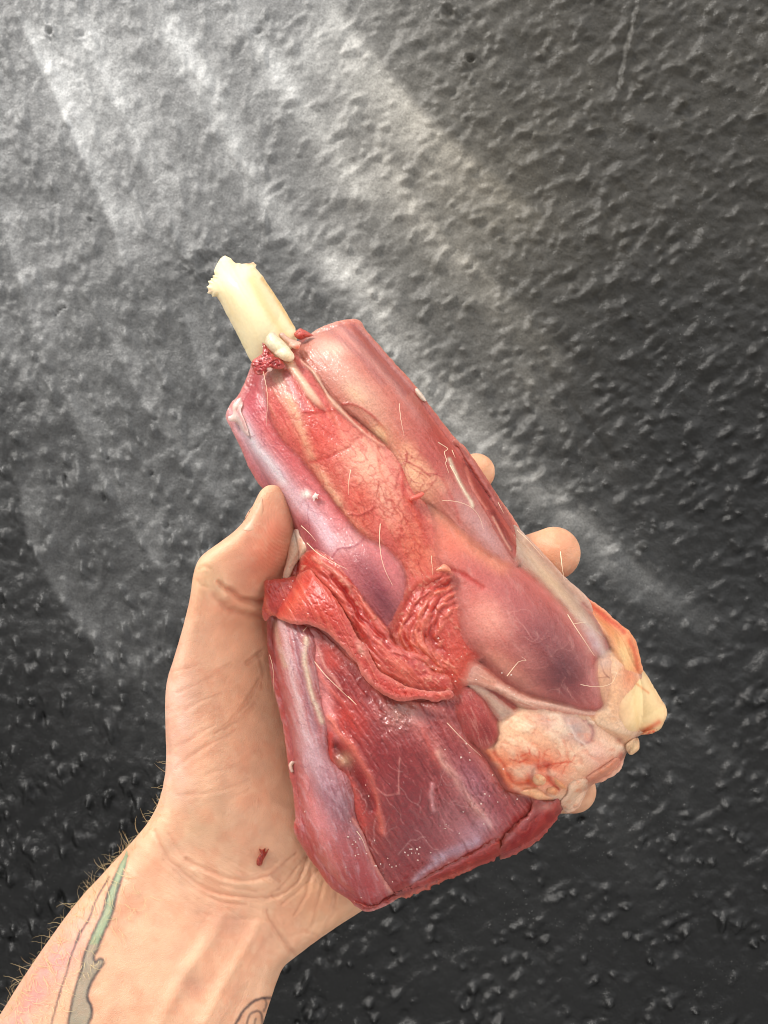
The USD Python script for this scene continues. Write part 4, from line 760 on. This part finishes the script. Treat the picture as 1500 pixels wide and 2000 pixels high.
# lower leg muscles
STRIP_R = Z5((352, 385), (402, 485), (500, 565), (540, 680), (542, 830), (600, 960), (642, 1080), (702, 1220), (790, 1355), (828, 1392))
STRIP = [(526, 1214), (543, 1207), (590, 1227), (612, 1247), (616, 1300), (625, 1360), (636, 1410)] + STRIP_R + Z5((760, 1442), (640, 1484), (580, 1462), (500, 1392), (380, 1312), (300, 1192), (240, 1112), (150, 962), (136, 900), (150, 832), (130, 642), (108, 540), (60, 200)) + K2((130, 1080), (92, 900))
part('muscle', STRIP, 36, (174, 94, 94), [
     ('s', K2((85, 660), (110, 900), (160, 1180), (220, 1400), (260, 1640), (300, 1850), (360, 1990)), 13, (164, 70, 72), .9), ('s', K2((150, 640), (200, 880), (240, 1100), (300, 1330)), 9, (224, 188, 188), .6), ('s', K2((230, 700), (260, 900), (300, 1100), (350, 1280)), 7, (150, 112, 120), .5, -1.5), ('s', K2((290, 740), (290, 900), (330, 1080), (390, 1230)), 6, (226, 196, 176), .7, 2),  # pale lilac strokes paint a sheen down the strip
     ('s', K2((110, 640), (130, 760), (170, 900)), 6, (190, 160, 140), .5), ('b', K2((400, 1580))[0] + (34, 80, -22), (138, 88, 98), .7), ('b', K2((330, 1420))[0] + (26, 60, -20), (204, 164, 168), .7), ('b', Z5((440, 780))[0] + (30, 60, -25), (150, 106, 114), .7), ('b', Z5((330, 900))[0] + (20, 60, -30), (206, 140, 144), .7),
     ('b', Z5((520, 1150))[0] + (60, 40, 40), (180, 92, 94), .7), ('b', Z5((620, 1330))[0] + (50, 40, 30), (170, 70, 72), .7), ('s', Z5((190, 560), (260, 800), (330, 1020), (420, 1200)), 9, (206, 128, 128), .5), ('s', Z5((540, 860), (610, 980), (650, 1100), (720, 1230), (800, 1370)), 4, (226, 150, 140), .7, 2.5),
     ('n', (5, 18, -25), (214, 170, 176), .3, .52, .76, 1.0), ('s', Z5((130, 900), (170, 1000), (250, 1130), (380, 1310), (500, 1392), (600, 1460)), 6, (150, 48, 50), .7), ('w', (620, 1500, 50, 220, -15), .35)] + vessels(rng, [(580, 1290, 80), (590, 1390, 80), (560, 1240, 90), (630, 1500, 80)], 6, 26, 14, 1.0, (130, 80, 92), .6),
     seed=16, lift=2, grain=((50, 3.5, 74), (222, 190, 192), .35, 1.2), jag=1.3, label='silvery lilac strip of muscle along the palm')

LOWER = K2((325, 690), (420, 755), (520, 860), (600, 930), (690, 1050), (800, 1110), (900, 1125), (1080, 1110), (1170, 1075)) + Z3((0, 640), (60, 880), (120, 960), (200, 1080), (290, 1230), (400, 1275), (470, 1262), (498, 1290), (490, 1340), (440, 1400)) + K4((955, 592), (870, 655), (850, 668), (720, 735), (600, 795), (470, 875)) + [STRIP_R[-1], STRIP_R[-2], STRIP_R[-3], STRIP_R[-4], STRIP_R[-5], STRIP_R[-6], STRIP_R[-7], STRIP_R[-8], STRIP_R[-9]] + Z5((340, 330), (345, 200)) + [(625, 1372), (614, 1310), (608, 1255)]
part('muscle', LOWER, 34, (142, 50, 50), [
     ('b', Z5((480, 180))[0] + (46, 46, 0), (188, 70, 62), .8), ('s', Z5((330, 60), (370, 170), (420, 280)), 12, (214, 130, 132), .6, 2), ('s', K2((330, 700), (350, 860), (400, 1040), (440, 1200)), 12, (218, 136, 134), .75, 3), ('b', K2((440, 850))[0] + (20, 30, -30), (200, 80, 72), .7), ('s', K2((360, 800), (420, 930), (500, 1040)), 3, (226, 150, 140), .6, 1.5),
     ('s', K2((340, 860), (400, 1000), (480, 1090), (560, 1140)), 4, (206, 104, 96), .6, 1.5), ('s', K2((430, 1200), (480, 1290), (560, 1370), (630, 1480), (690, 1600), (720, 1740), (750, 1880)), 7, (208, 112, 100), .8, 7), ('s', K2((470, 1370), (560, 1500), (620, 1620), (680, 1730)), 9, (110, 34, 36), .75, -9),
     ('s', K2((440, 1300), (440, 1380), (440, 1470), (455, 1500)), 5, (190, 60, 54), .6, 3), ('b', K2((520, 1450))[0] + (16, 14, 30), (206, 150, 126), .7, 3), ('s', K2((540, 1560), (590, 1700), (640, 1850)), 12, (186, 78, 72), .7, 4),
     ('b', Z5((800, 420))[0] + (60, 60, -30), (136, 48, 50), .6), ('b', Z5((900, 700))[0] + (60, 70, -20), (130, 46, 52), .7), ('b', Z5((1000, 1000))[0] + (60, 50, -30), (122, 42, 52), .6), ('b', Z5((860, 1200))[0] + (50, 36, 0), (134, 40, 44), .6),
     ('s', Z5((900, 60), (1000, 200), (1080, 330), (1200, 500), (1330, 700), (1460, 880)), 16, (196, 118, 112), .6, 3), ('s', Z5((1050, 30), (1180, 170), (1300, 300), (1420, 460), (1500, 560)), 12, (196, 110, 104), .5, 2), ('s', Z5((1120, 400), (1240, 560), (1380, 760), (1490, 900)), 7, (226, 160, 146), .6, 3),
     ('s', Z5((1030, 220), (1060, 320), (1100, 430), (1130, 490)), 6, (170, 64, 58), .5, 2.0), ('b', Z5((1250, 850))[0] + (50, 40, 40), (176, 110, 112), .55), ('b', Z5((1380, 620))[0] + (30, 60, -35), (170, 108, 116), .6), ('b', Z5((1400, 940))[0] + (44, 22, -30), (196, 140, 148), .6),
     ('s', Z5((1100, 1130), (1250, 1080), (1400, 1010)), 10, (200, 160, 172), .5, 2), ('s', Z5((960, 1290), (1050, 1200), (1160, 1130)), 7, (206, 160, 170), .6, 2), ('s', Z5((860, 430), (850, 600), (855, 680)), 1.6, (206, 130, 124), .7, 1), ('s', Z5((700, 640), (760, 690), (850, 680)), 1.5, (206, 130, 124), .6, 1),
     ('s', Z5((1090, 620), (1085, 700), (1095, 790)), 5, (206, 140, 140), .6, 4), ('b', Z5((870, 100))[0] + (30, 34, 30), (190, 140, 130), .5), ('n', (16, 5, 60), (190, 110, 108), .30, .58, .8, 1.4), ('n', (30, 6, 58), (120, 40, 46), .4, .5, .75, -1.5), ('n', (4.5, 3.2, 20), (228, 180, 176), .5, .68, .8, 1.6),  # pale streak and tiny dots paint wet glints into the colour
     ('n', (10, 5, -60), None, 0, .5, .74, 2.0), ('n', (9, 6, 40), None, 0, .45, .62, 5.0, (770, 1392, 34, 36, 0)), ('n', (14, 5, 80), None, 0, .42, .6, 6.0, (850, 1580, 16, 44, 0)), ('n', (9, 5, -30), None, 0, .45, .62, 4.5, (840, 1690, 90, 22, -28)), ('n', (9, 6, 60), None, 0, .45, .62, 4.0, (940, 1560, 60, 60, 0)), ('w', (770, 1390, 60, 50, 0), .6), ('w', (860, 1600, 170, 190, 0), .6)] + vessels(rng, [(720, 1560, 80), (820, 1520, 60), (860, 1620, 60), (780, 1660, 0), (700, 1640, 80)], 4, 60, 30, 1.1, (214, 150, 146), .5),
     seed=17, lift=0, grain=((50, 4, 56), (196, 110, 106), .35, 1.4), jag=1.0, rmax=110)
part('cut_face', K4((436, 905), (446, 885), (470, 872), (600, 795), (720, 732), (848, 662), (866, 690), (858, 738), (740, 794), (600, 852), (520, 888)), 16, (150, 46, 42), [('s', K4((450, 885), (600, 812), (720, 748), (845, 680)), 4, (176, 76, 80), .6, 2), ('n', (16, 6, -30), (184, 70, 60), .6, .46, .7, 5), ('n', (5, 4, 10), (120, 26, 28), .4, .5, .7, -1.5), ('w', (880, 1720, 120, 60, -30), .5), ('n', (6, 4, 0), (110, 24, 26), .5, .55, .75, -2), ('s', K4((470, 900), (600, 850), (740, 790)), 5, (164, 62, 40), .5)], seed=18, jag=5, lift=6, follow=.95, label='dark red cut edge along the lower end')
part('cut_face', K4((866, 690), (875, 662), (920, 612), (962, 580), (985, 540), (985, 500), (1040, 522), (1085, 514), (1102, 550), (1062, 620), (992, 690), (880, 742), (862, 735)), 18, (136, 38, 38), [('s', K4((880, 680), (940, 620), (990, 560)), 5, (190, 110, 112), .5, 2), ('b', K4((1040, 545))[0] + (20, 10, 0), (180, 110, 100), .6, 2), ('n', (14, 5, -50), (170, 64, 58), .55, .46, .7, 4), ('w', (1070, 1580, 30, 20, 0), .5)], seed=19, jag=4, lift=9, label='dark red cut block at the lower right end')
part('cut_face', Z5((536, 1420), (600, 1448), (700, 1440), (800, 1392), (835, 1395), (780, 1430), (690, 1478), (640, 1490), (580, 1470)), 10, (140, 36, 38), [('n', (5, 5, 0), (190, 80, 78), .6, .55, .7, 2.5)], seed=20, jag=5, lift=10, g=1.5)
part('torn_edge', Z5((132, 900), (170, 872), (195, 930), (240, 1040), (270, 1110), (360, 1210), (440, 1320), (490, 1370), (470, 1392), (380, 1330), (290, 1200), (235, 1110), (150, 965)), 8, (172, 76, 72), [('n', (7, 5, 0), (206, 120, 108), .5, .5, .7, 2)], seed=21, jag=2.2, lift=2, g=1.6)

# torn pit and the folded flap
part('torn_tissue', [(766, 1238), (775, 1200), (792, 1150), (826, 1128), (868, 1108), (900, 1128), (922, 1170), (935, 1220), (940, 1260), (915, 1300), (890, 1350), (850, 1345), (800, 1300), (770, 1270)], 8, (206, 84, 70), [
     ('n', (44, 18, 60), (180, 60, 54), .6, .40, .66, -2.5), ('n', (20, 5, 62), (226, 120, 104), .4, .5, .72, 1.3), ('s', Z4((1030, 780), (1100, 600), (1170, 500), (1290, 450), (1400, 470)), 9, (178, 50, 46), .6, -4), ('s', Z4((1010, 760), (1080, 560), (1150, 470), (1260, 410), (1360, 400)), 8, (222, 112, 96), .5, 2.5),
     ('b', Z4((1290, 870))[0] + (34, 34, 0), (170, 56, 54), .6, -5), ('b', Z4((1450, 620))[0] + (30, 50, 0), (206, 106, 92), .5), ('s', Z4((1200, 800), (1290, 900), (1350, 1000)), 4, (190, 62, 56), .6, -3), ('n', (7, 5, 0), (244, 176, 150), .4, .6, .8, 1.2), ('w', (840, 1250, 70, 70, 0), .4)] + flow(rng, [(866, 1112), (815, 1150), (790, 1200), (772, 1245), (800, 1290), (850, 1330)], [(925, 1180), (890, 1190), (868, 1215), (860, 1240), (880, 1270), (915, 1300)], 36, ((232, 132, 110), (172, 50, 46)), span=(.25, .55), w=(2, 5), rel=(-2.6, 2.2), wob=3), seed=22, lift=7, jag=3, g=1.7, fade=40, grow=20)
BACKFOLD = Z4((252, 405), (282, 320), (340, 240), (420, 195), (500, 215), (580, 260), (650, 335), (720, 420), (790, 540), (860, 640), (940, 735), (985, 800), (1000, 860), (1100, 930), (1200, 960), (1300, 1080), (1420, 1130), (1440, 1240), (1290, 1262), (1100, 1225), (980, 1165), (880, 1110), (820, 1010), (740, 860), (620, 660), (540, 540), (450, 450), (380, 380))
part('muscle_flap', BACKFOLD, 18, (184, 70, 64), [
     ('s', Z4((310, 330), (380, 250), (450, 230), (560, 290)), 9, (180, 50, 46), .7), ('s', Z4((420, 260), (520, 320), (640, 420), (720, 540)), 5, (222, 150, 132), .55, 4), ('s', Z4((460, 330), (560, 430), (660, 560), (740, 700), (800, 830)), 6, (222, 116, 98), .6, 4), ('s', Z4((560, 400), (680, 560), (770, 720)), 5, (180, 60, 48), .7, -5),
     ('s', Z4((780, 560), (860, 680), (960, 790)), 7, (230, 130, 112), .7, 4), ('s', Z4((700, 480), (780, 620), (860, 760), (950, 860)), 4, (196, 76, 60), .6, -4), ('b', Z4((1100, 1080))[0] + (50, 26, 30), (222, 116, 92), .5), ('n', (60, 16, 48), (180, 58, 52), .5, .42, .68, -2.5), ('n', (26, 4, 46), (230, 126, 108), .4, .5, .72, 1.2), ('n', (7, 5, 0), (250, 190, 160), .4, .62, .8, 1.2), ('w', (780, 1270, 120, 90, 40), .4)] + flow(rng, Z4((300, 330), (480, 300), (640, 440), (800, 640), (950, 800), (1120, 960), (1350, 1110)), Z4((330, 420), (450, 470), (620, 690), (740, 880), (860, 1060), (1060, 1200), (1300, 1250)), 34, ((226, 124, 110), (160, 42, 42)), span=(.12, .4), w=(2, 5), rel=(-2.6, 2.2), wob=3),
     seed=23, lift=22, fade=7, g=1.7, jag=2, label='crimson inner fold of the torn flap')
FLAP = Z4((62, 440), (100, 420), (180, 412), (255, 402), (330, 372), (400, 352), (470, 430), (560, 525), (640, 645), (700, 760), (745, 850), (800, 905), (845, 985), (900, 1085), (990, 1135), (1100, 1200), (1290, 1240), (1425, 1235), (1442, 1280), (1380, 1302), (1290, 1312), (1200, 1292), (1080, 1312), (1000, 1292), (920, 1252), (830, 1182), (775, 1120), (740, 1035), (690, 985), (650, 935), (560, 845), (470, 782), (390, 752), (300, 748), (200, 722), (120, 682), (72, 722), (44, 652), (62, 545))
part('muscle_flap', FLAP, 22, (188, 72, 66), [
     ('n', (3.2, 60, -28), (224, 122, 104), .5, .5, .66, 1.8), ('b', Z4((90, 560))[0] + (16, 36, 0), (196, 62, 58), .6), ('s', Z4((60, 560), (80, 640), (130, 690)), 5, (240, 130, 108), .6, 2), ('s', Z4((200, 720), (400, 752), (560, 840), (690, 980), (780, 1100), (900, 1220), (1080, 1290), (1280, 1290)), 7, (214, 120, 112), .75, 3),
     ('b', Z4((500, 640))[0] + (36, 30, 40), (198, 70, 54), .6), ('s', Z4((420, 400), (560, 560), (660, 720)), 7, (190, 56, 48), .6), ('b', Z4((300, 580))[0] + (44, 16, -60), (220, 112, 92), .5), ('b', Z4((1100, 1250))[0] + (60, 12, 8), (196, 56, 48), .6), ('n', (6, 4, 30), (170, 40, 38), .35, .55, .72, -2), ('b', Z4((770, 930))[0] + (6, 16, -30), (240, 190, 170), .5, 2), ('w', (600, 1180, 90, 60, 30), .25)],
     seed=24, lift=40, g=1.7, jag=1.8, label='folded red flap of muscle with torn end by the thumb')
part('torn_scrap', Z2((455, 442), (458, 412), (500, 396), (542, 380), (560, 390), (530, 422), (490, 436)), 6, (218, 96, 86), seed=25, lift=28, g=1.2)
part('torn_scrap', Z2((640, 952), (680, 920), (710, 908), (752, 942), (742, 962), (690, 958)), 6, (236, 146, 120), seed=26, lift=34, g=1.2)

# tendons, bone end and scraps
part('tendon', Z1((395, 290), (430, 320), (520, 395), (600, 535), (700, 648), (800, 758), (900, 850), (1010, 925), (1020, 950), (960, 930), (850, 850), (730, 745), (620, 640), (550, 520), (470, 400), (400, 330)), 9, (228, 172, 148), [('s', Z1((450, 360), (560, 500), (700, 670), (850, 830)), 3, (242, 200, 174), .6)], seed=40, lift=13, fade=7, mat=FAT, thick=16, g=1.5)
part('tendon', Z1((270, 320), (345, 300), (400, 380), (500, 520), (580, 640), (600, 690), (540, 680), (450, 600), (370, 480), (310, 400)), 12, (242, 184, 162), [('s', Z1((340, 340), (450, 500), (560, 640)), 9, (246, 196, 168), .6), ('b', Z1((560, 670))[0] + (18, 12, 30), (220, 116, 100), .8)], seed=41, lift=13, fade=9, mat=FAT, g=1.5)
BONEP = K1((150, 76), (165, 62), (180, 57), (196, 66), (212, 74), (228, 92), (246, 105), (262, 100), (276, 107), (300, 103), (322, 104), (345, 96), (352, 104), (363, 112), (357, 130), (368, 142), (400, 180), (500, 330), (590, 480), (600, 560), (560, 640), (470, 720), (390, 720), (340, 690), (320, 660), (230, 480), (150, 330), (128, 296), (104, 300), (96, 282), (72, 278), (82, 262), (70, 240), (88, 226), (78, 206), (98, 204), (96, 190), (116, 190), (104, 176), (120, 170), (113, 150), (128, 112))
part('shin_bone', BONEP, 62, (254, 236, 196), [('s', K1((330, 200), (430, 380), (540, 540)), 9, (240, 206, 150), .6), ('s', K1((400, 190), (500, 340), (580, 470)), 5, (222, 180, 122), .7), ('s', K1((90, 215), (100, 260), (150, 330), (240, 490)), 5, (255, 236, 200), .5), ('b', K1((330, 105))[0] + (10, 4, 0), (206, 90, 60), .6), ('b', K1((85, 265))[0] + (6, 4, 0), (190, 120, 110), .4), ('n', (90, 8, 60), (244, 214, 160), .3, .5, .75)],  # tan strokes paint shade on the right side, pale one a lit edge
     seed=42, mat=BONE, follow=0, lift=26, g=1.3, jag=.7, thick=60, smooth=False, edge=0)
part('red_tissue', Z1((55, 62), (95, 45), (130, 60), (180, 100), (145, 150), (135, 185), (190, 255), (285, 340), (275, 372), (190, 380), (150, 400), (110, 420), (60, 405), (42, 330), (90, 285), (122, 262), (125, 200), (100, 120)), 12, (170, 46, 52), [('n', (6, 4, 0), (120, 22, 30), .7, .5, .68, -3), ('n', (4, 3, 0), (226, 110, 100), .5, .6, .75, 3), ('w', (510, 690, 30, 40, 0), .5)], seed=43, follow=.3, lift=72, g=1.3, jag=2.0)
part('red_tissue', Z1((352, 120), (395, 82), (445, 98), (492, 130), (450, 145), (395, 165)), 10, (186, 66, 58), [('n', (5, 4, 0), (130, 30, 30), .6, .5, .7, -2)], seed=44, follow=.5, lift=40, g=1.3, jag=1.5)
part('membrane_scrap', Z1((245, 130), (270, 110), (320, 150), (400, 180), (400, 205), (385, 235), (345, 225), (300, 190)), 7, (220, 176, 156), [('b', Z1((380, 218))[0] + (6, 4, 0), (222, 80, 50), .8)], seed=45, follow=.35, lift=68, g=1.3, mat=FAT)
part('tendon', Z1((138, 172), (158, 112), (188, 98), (240, 140), (300, 200), (352, 272), (345, 312), (290, 322), (230, 282), (170, 232)), 18, (254, 234, 200), [('b', Z1((310, 295))[0] + (10, 8, 0), (240, 190, 150), .5)], seed=46, follow=.4, lift=72, g=1.3, mat=FAT, label='white cut tendon stub beside the bone')
part('tendon_scrap', Z1((120, 345), (150, 334), (192, 372), (182, 396), (150, 386)), 5, (246, 206, 190), seed=47, follow=.5, lift=66, g=1.2, mat=FAT)
part('fat_sliver', K1((224, 934), (268, 890), (282, 930), (272, 970), (300, 1040), (318, 1115), (286, 1090), (244, 1036), (205, 1026), (196, 1004), (224, 985)), 6, (244, 214, 204), [('s', K1((250, 960), (300, 1070)), 3, (216, 150, 150), .6, -2)], seed=48, lift=20, mat=FAT, g=1.3)
part('fat_sliver', Z4((252, 100), (275, 58), (308, 56), (326, 105), (372, 150), (395, 190), (335, 250), (285, 320), (240, 408), (195, 405), (228, 260)), 14, (244, 202, 174), [('b', Z4((290, 95))[0] + (8, 12, 0), (254, 236, 214), .8), ('s', Z4((330, 120), (310, 220), (250, 330)), 3, (226, 160, 140), .5, -2)], seed=49, lift=34, mat=FAT, g=1.3, follow=.6)
part('fat_scrap', Z1((1238, 540), (1256, 518), (1312, 588), (1318, 615), (1282, 604)), 5, (250, 224, 200), seed=50, lift=8, mat=FAT, g=1.2)
part('fat_scrap', K5((1160, 262), (1170, 250), (1185, 232), (1196, 246), (1212, 245), (1200, 262), (1205, 280), (1188, 272), (1175, 292)), 2, (252, 236, 226), seed=51, lift=30, mat=FAT, g=1.0)
part('fat_scrap', Z5((85, 480), (105, 452), (128, 458), (110, 485), (120, 525), (100, 528)), 3, (238, 200, 180), seed=52, lift=16, follow=1, mat=FAT, g=1.0)

# small pale flecks put in as wet glints on the lower muscle
FL = np.random.default_rng(5); fv, ff = [], []; ico = trimesh.creation.icosphere(1)
for cx, cy, sx, sy, n in ((690, 1640, 26, 18, 16), (812, 1662, 5, 14, 7), (745, 1690, 30, 8, 9), (660, 1630, 12, 16, 7), (850, 1640, 16, 22, 6), (800, 1585, 60, 60, 12), (900, 1490, 50, 50, 10), (960, 1560, 30, 24, 8), (720, 1765, 50, 8, 9), (590, 1600, 6, 40, 6), (980, 1330, 30, 20, 5), (860, 1300, 50, 30, 12)):
    for _ in range(n):
        x, y = FL.normal(cx, sx), FL.normal(cy, sy); q = np.array([[x, y]])
        if not shapely.contains_xy(core.poly, x, y): continue
        o = ico.vertices * FL.uniform(.7, 2.0, 3) * (1, 1, .8) + FL.normal(0, .25, ico.vertices.shape)
        h = float(core_h(q)[0]) + (32 if y > 1380 else 30) * (1 if 620 < x < 980 else .8)
        fv.append(W(x + o[:, 0], y + o[:, 1], h + o[:, 2])); ff.append(ico.faces + len(ico.vertices) * len(ff))
fv, ff = np.vstack(fv), np.vstack(ff)
m = prim_mesh(SH + '/glint_fleck', fv, ff, FAT, np.tile(lin((244, 214, 196)), (len(fv), 1)), np.full(len(fv), .6)); tag(m.GetPrim(), kind='stuff')

# stray animal hairs stuck to the meat
HAIRS = [(Z4((910, 10), (905, 120), (915, 240), (945, 350), (1000, 462)), 1.5, 48), (Z4((330, 25), (390, 80), (440, 140)), 1.2, 48), (Z4((372, 150), (450, 225), (560, 290), (668, 345)), 1.4, 76), (Z4((428, 1020), (500, 1110), (600, 1210), (735, 1338)), 1.3, 56), (Z4((100, 970), (125, 1080), (125, 1240)), 1.1, 30),
         (Z1((100, 300), (135, 430), (158, 580), (150, 790)), 1.2, 46), (Z1((1125, 630), (1135, 740), (1160, 870)), 1.0, 40), (Z1((768, 1115), (755, 1200), (752, 1300)), 1.4, 40), (Z2((660, 15), (730, 62), (705, 85), (722, 150), (712, 165), (738, 240)), 1.6, 40), (Z2((760, 70), (785, 130)), 1.2, 44), (Z2((690, 440), (800, 450), (900, 490), (960, 560), (990, 650)), 1.0, 42),
         (Z2((745, 180), (800, 280), (860, 390)), 1.6, 44), (Z2((1098, 455), (1140, 535)), 1.4, 24), (Z2((1236, 655), (1330, 745), (1430, 860)), 1.4, 24), (Z3((745, 0), (800, 90), (860, 180), (932, 290)), 1.5, 46), (Z3((322, 430), (405, 330), (455, 322), (425, 295)), 1.2, 48), (Z3((835, 490), (950, 505), (1050, 480), (1090, 400)), 1.0, 52),
         (Z2((608, 845), (615, 920), (620, 990)), 1.0, 48), (Z5((1190, 185), (1300, 300), (1430, 420)), 1.1, 56), (Z5((500, 0), (560, 60)), 1.2, 56), (Z5((560, 940), (600, 1000), (628, 1080)), 1.2, 50), (Z4((345, 798), (375, 765)), 1.1, 40), (K3((905, 1072), (972, 1066)), 1.0, 46)]
for pts, w, lift in HAIRS:
    p = spline(pts, step=5.0); h = core_h(p) + lift + 2 * np.sin(np.linspace(0, 3.1, len(p)))
    c = curves(named(SH, 'stray_hair'), [W(p[:, 0], p[:, 1], h)], [w * .8 * S], HAIR_PALE)
p = np.array([K3((823, 650))[0] + (0,), K3((832, 730))[0] + (12,), K3((845, 818))[0] + (14,)]); p = spline(p, step=4.0)
curves(named(SH, 'stray_hair'), [W(p[:, 0], p[:, 1], p[:, 2] + 20)], [1.6 * S], HAIR_PALE)

# dried scrap on the palm
bs = Solid2(K6((1003, 578), (1006, 552), (1018, 535), (1012, 515), (1026, 520), (1036, 512), (1034, 528), (1050, 515), (1042, 535), (1030, 555), (1022, 580)), 1.0, jag=1.0)
ht = hand_top(bs.V[:, 0], bs.V[:, 1]); cc, rr, ww = paint(bs.V, (128, 42, 30), [('n', (4, 2, 60), (180, 84, 66), .6, .5, .7, 1)], 9)
pf = np.sqrt(np.maximum(bs.u, 0)); v, f, inn = bs.mesh(ht + 10 + pf * .8 + rr, ht - 8 * np.minimum(pf, 1))
b = prim_mesh('/World/meat_scrap', v, f, MEAT, np.vstack([cc, cc[inn]]), np.full(len(v), .5))
tag(b.GetPrim(), 'tiny dark red dried scrap of meat stuck on the heel of the palm', 'meat scrap')
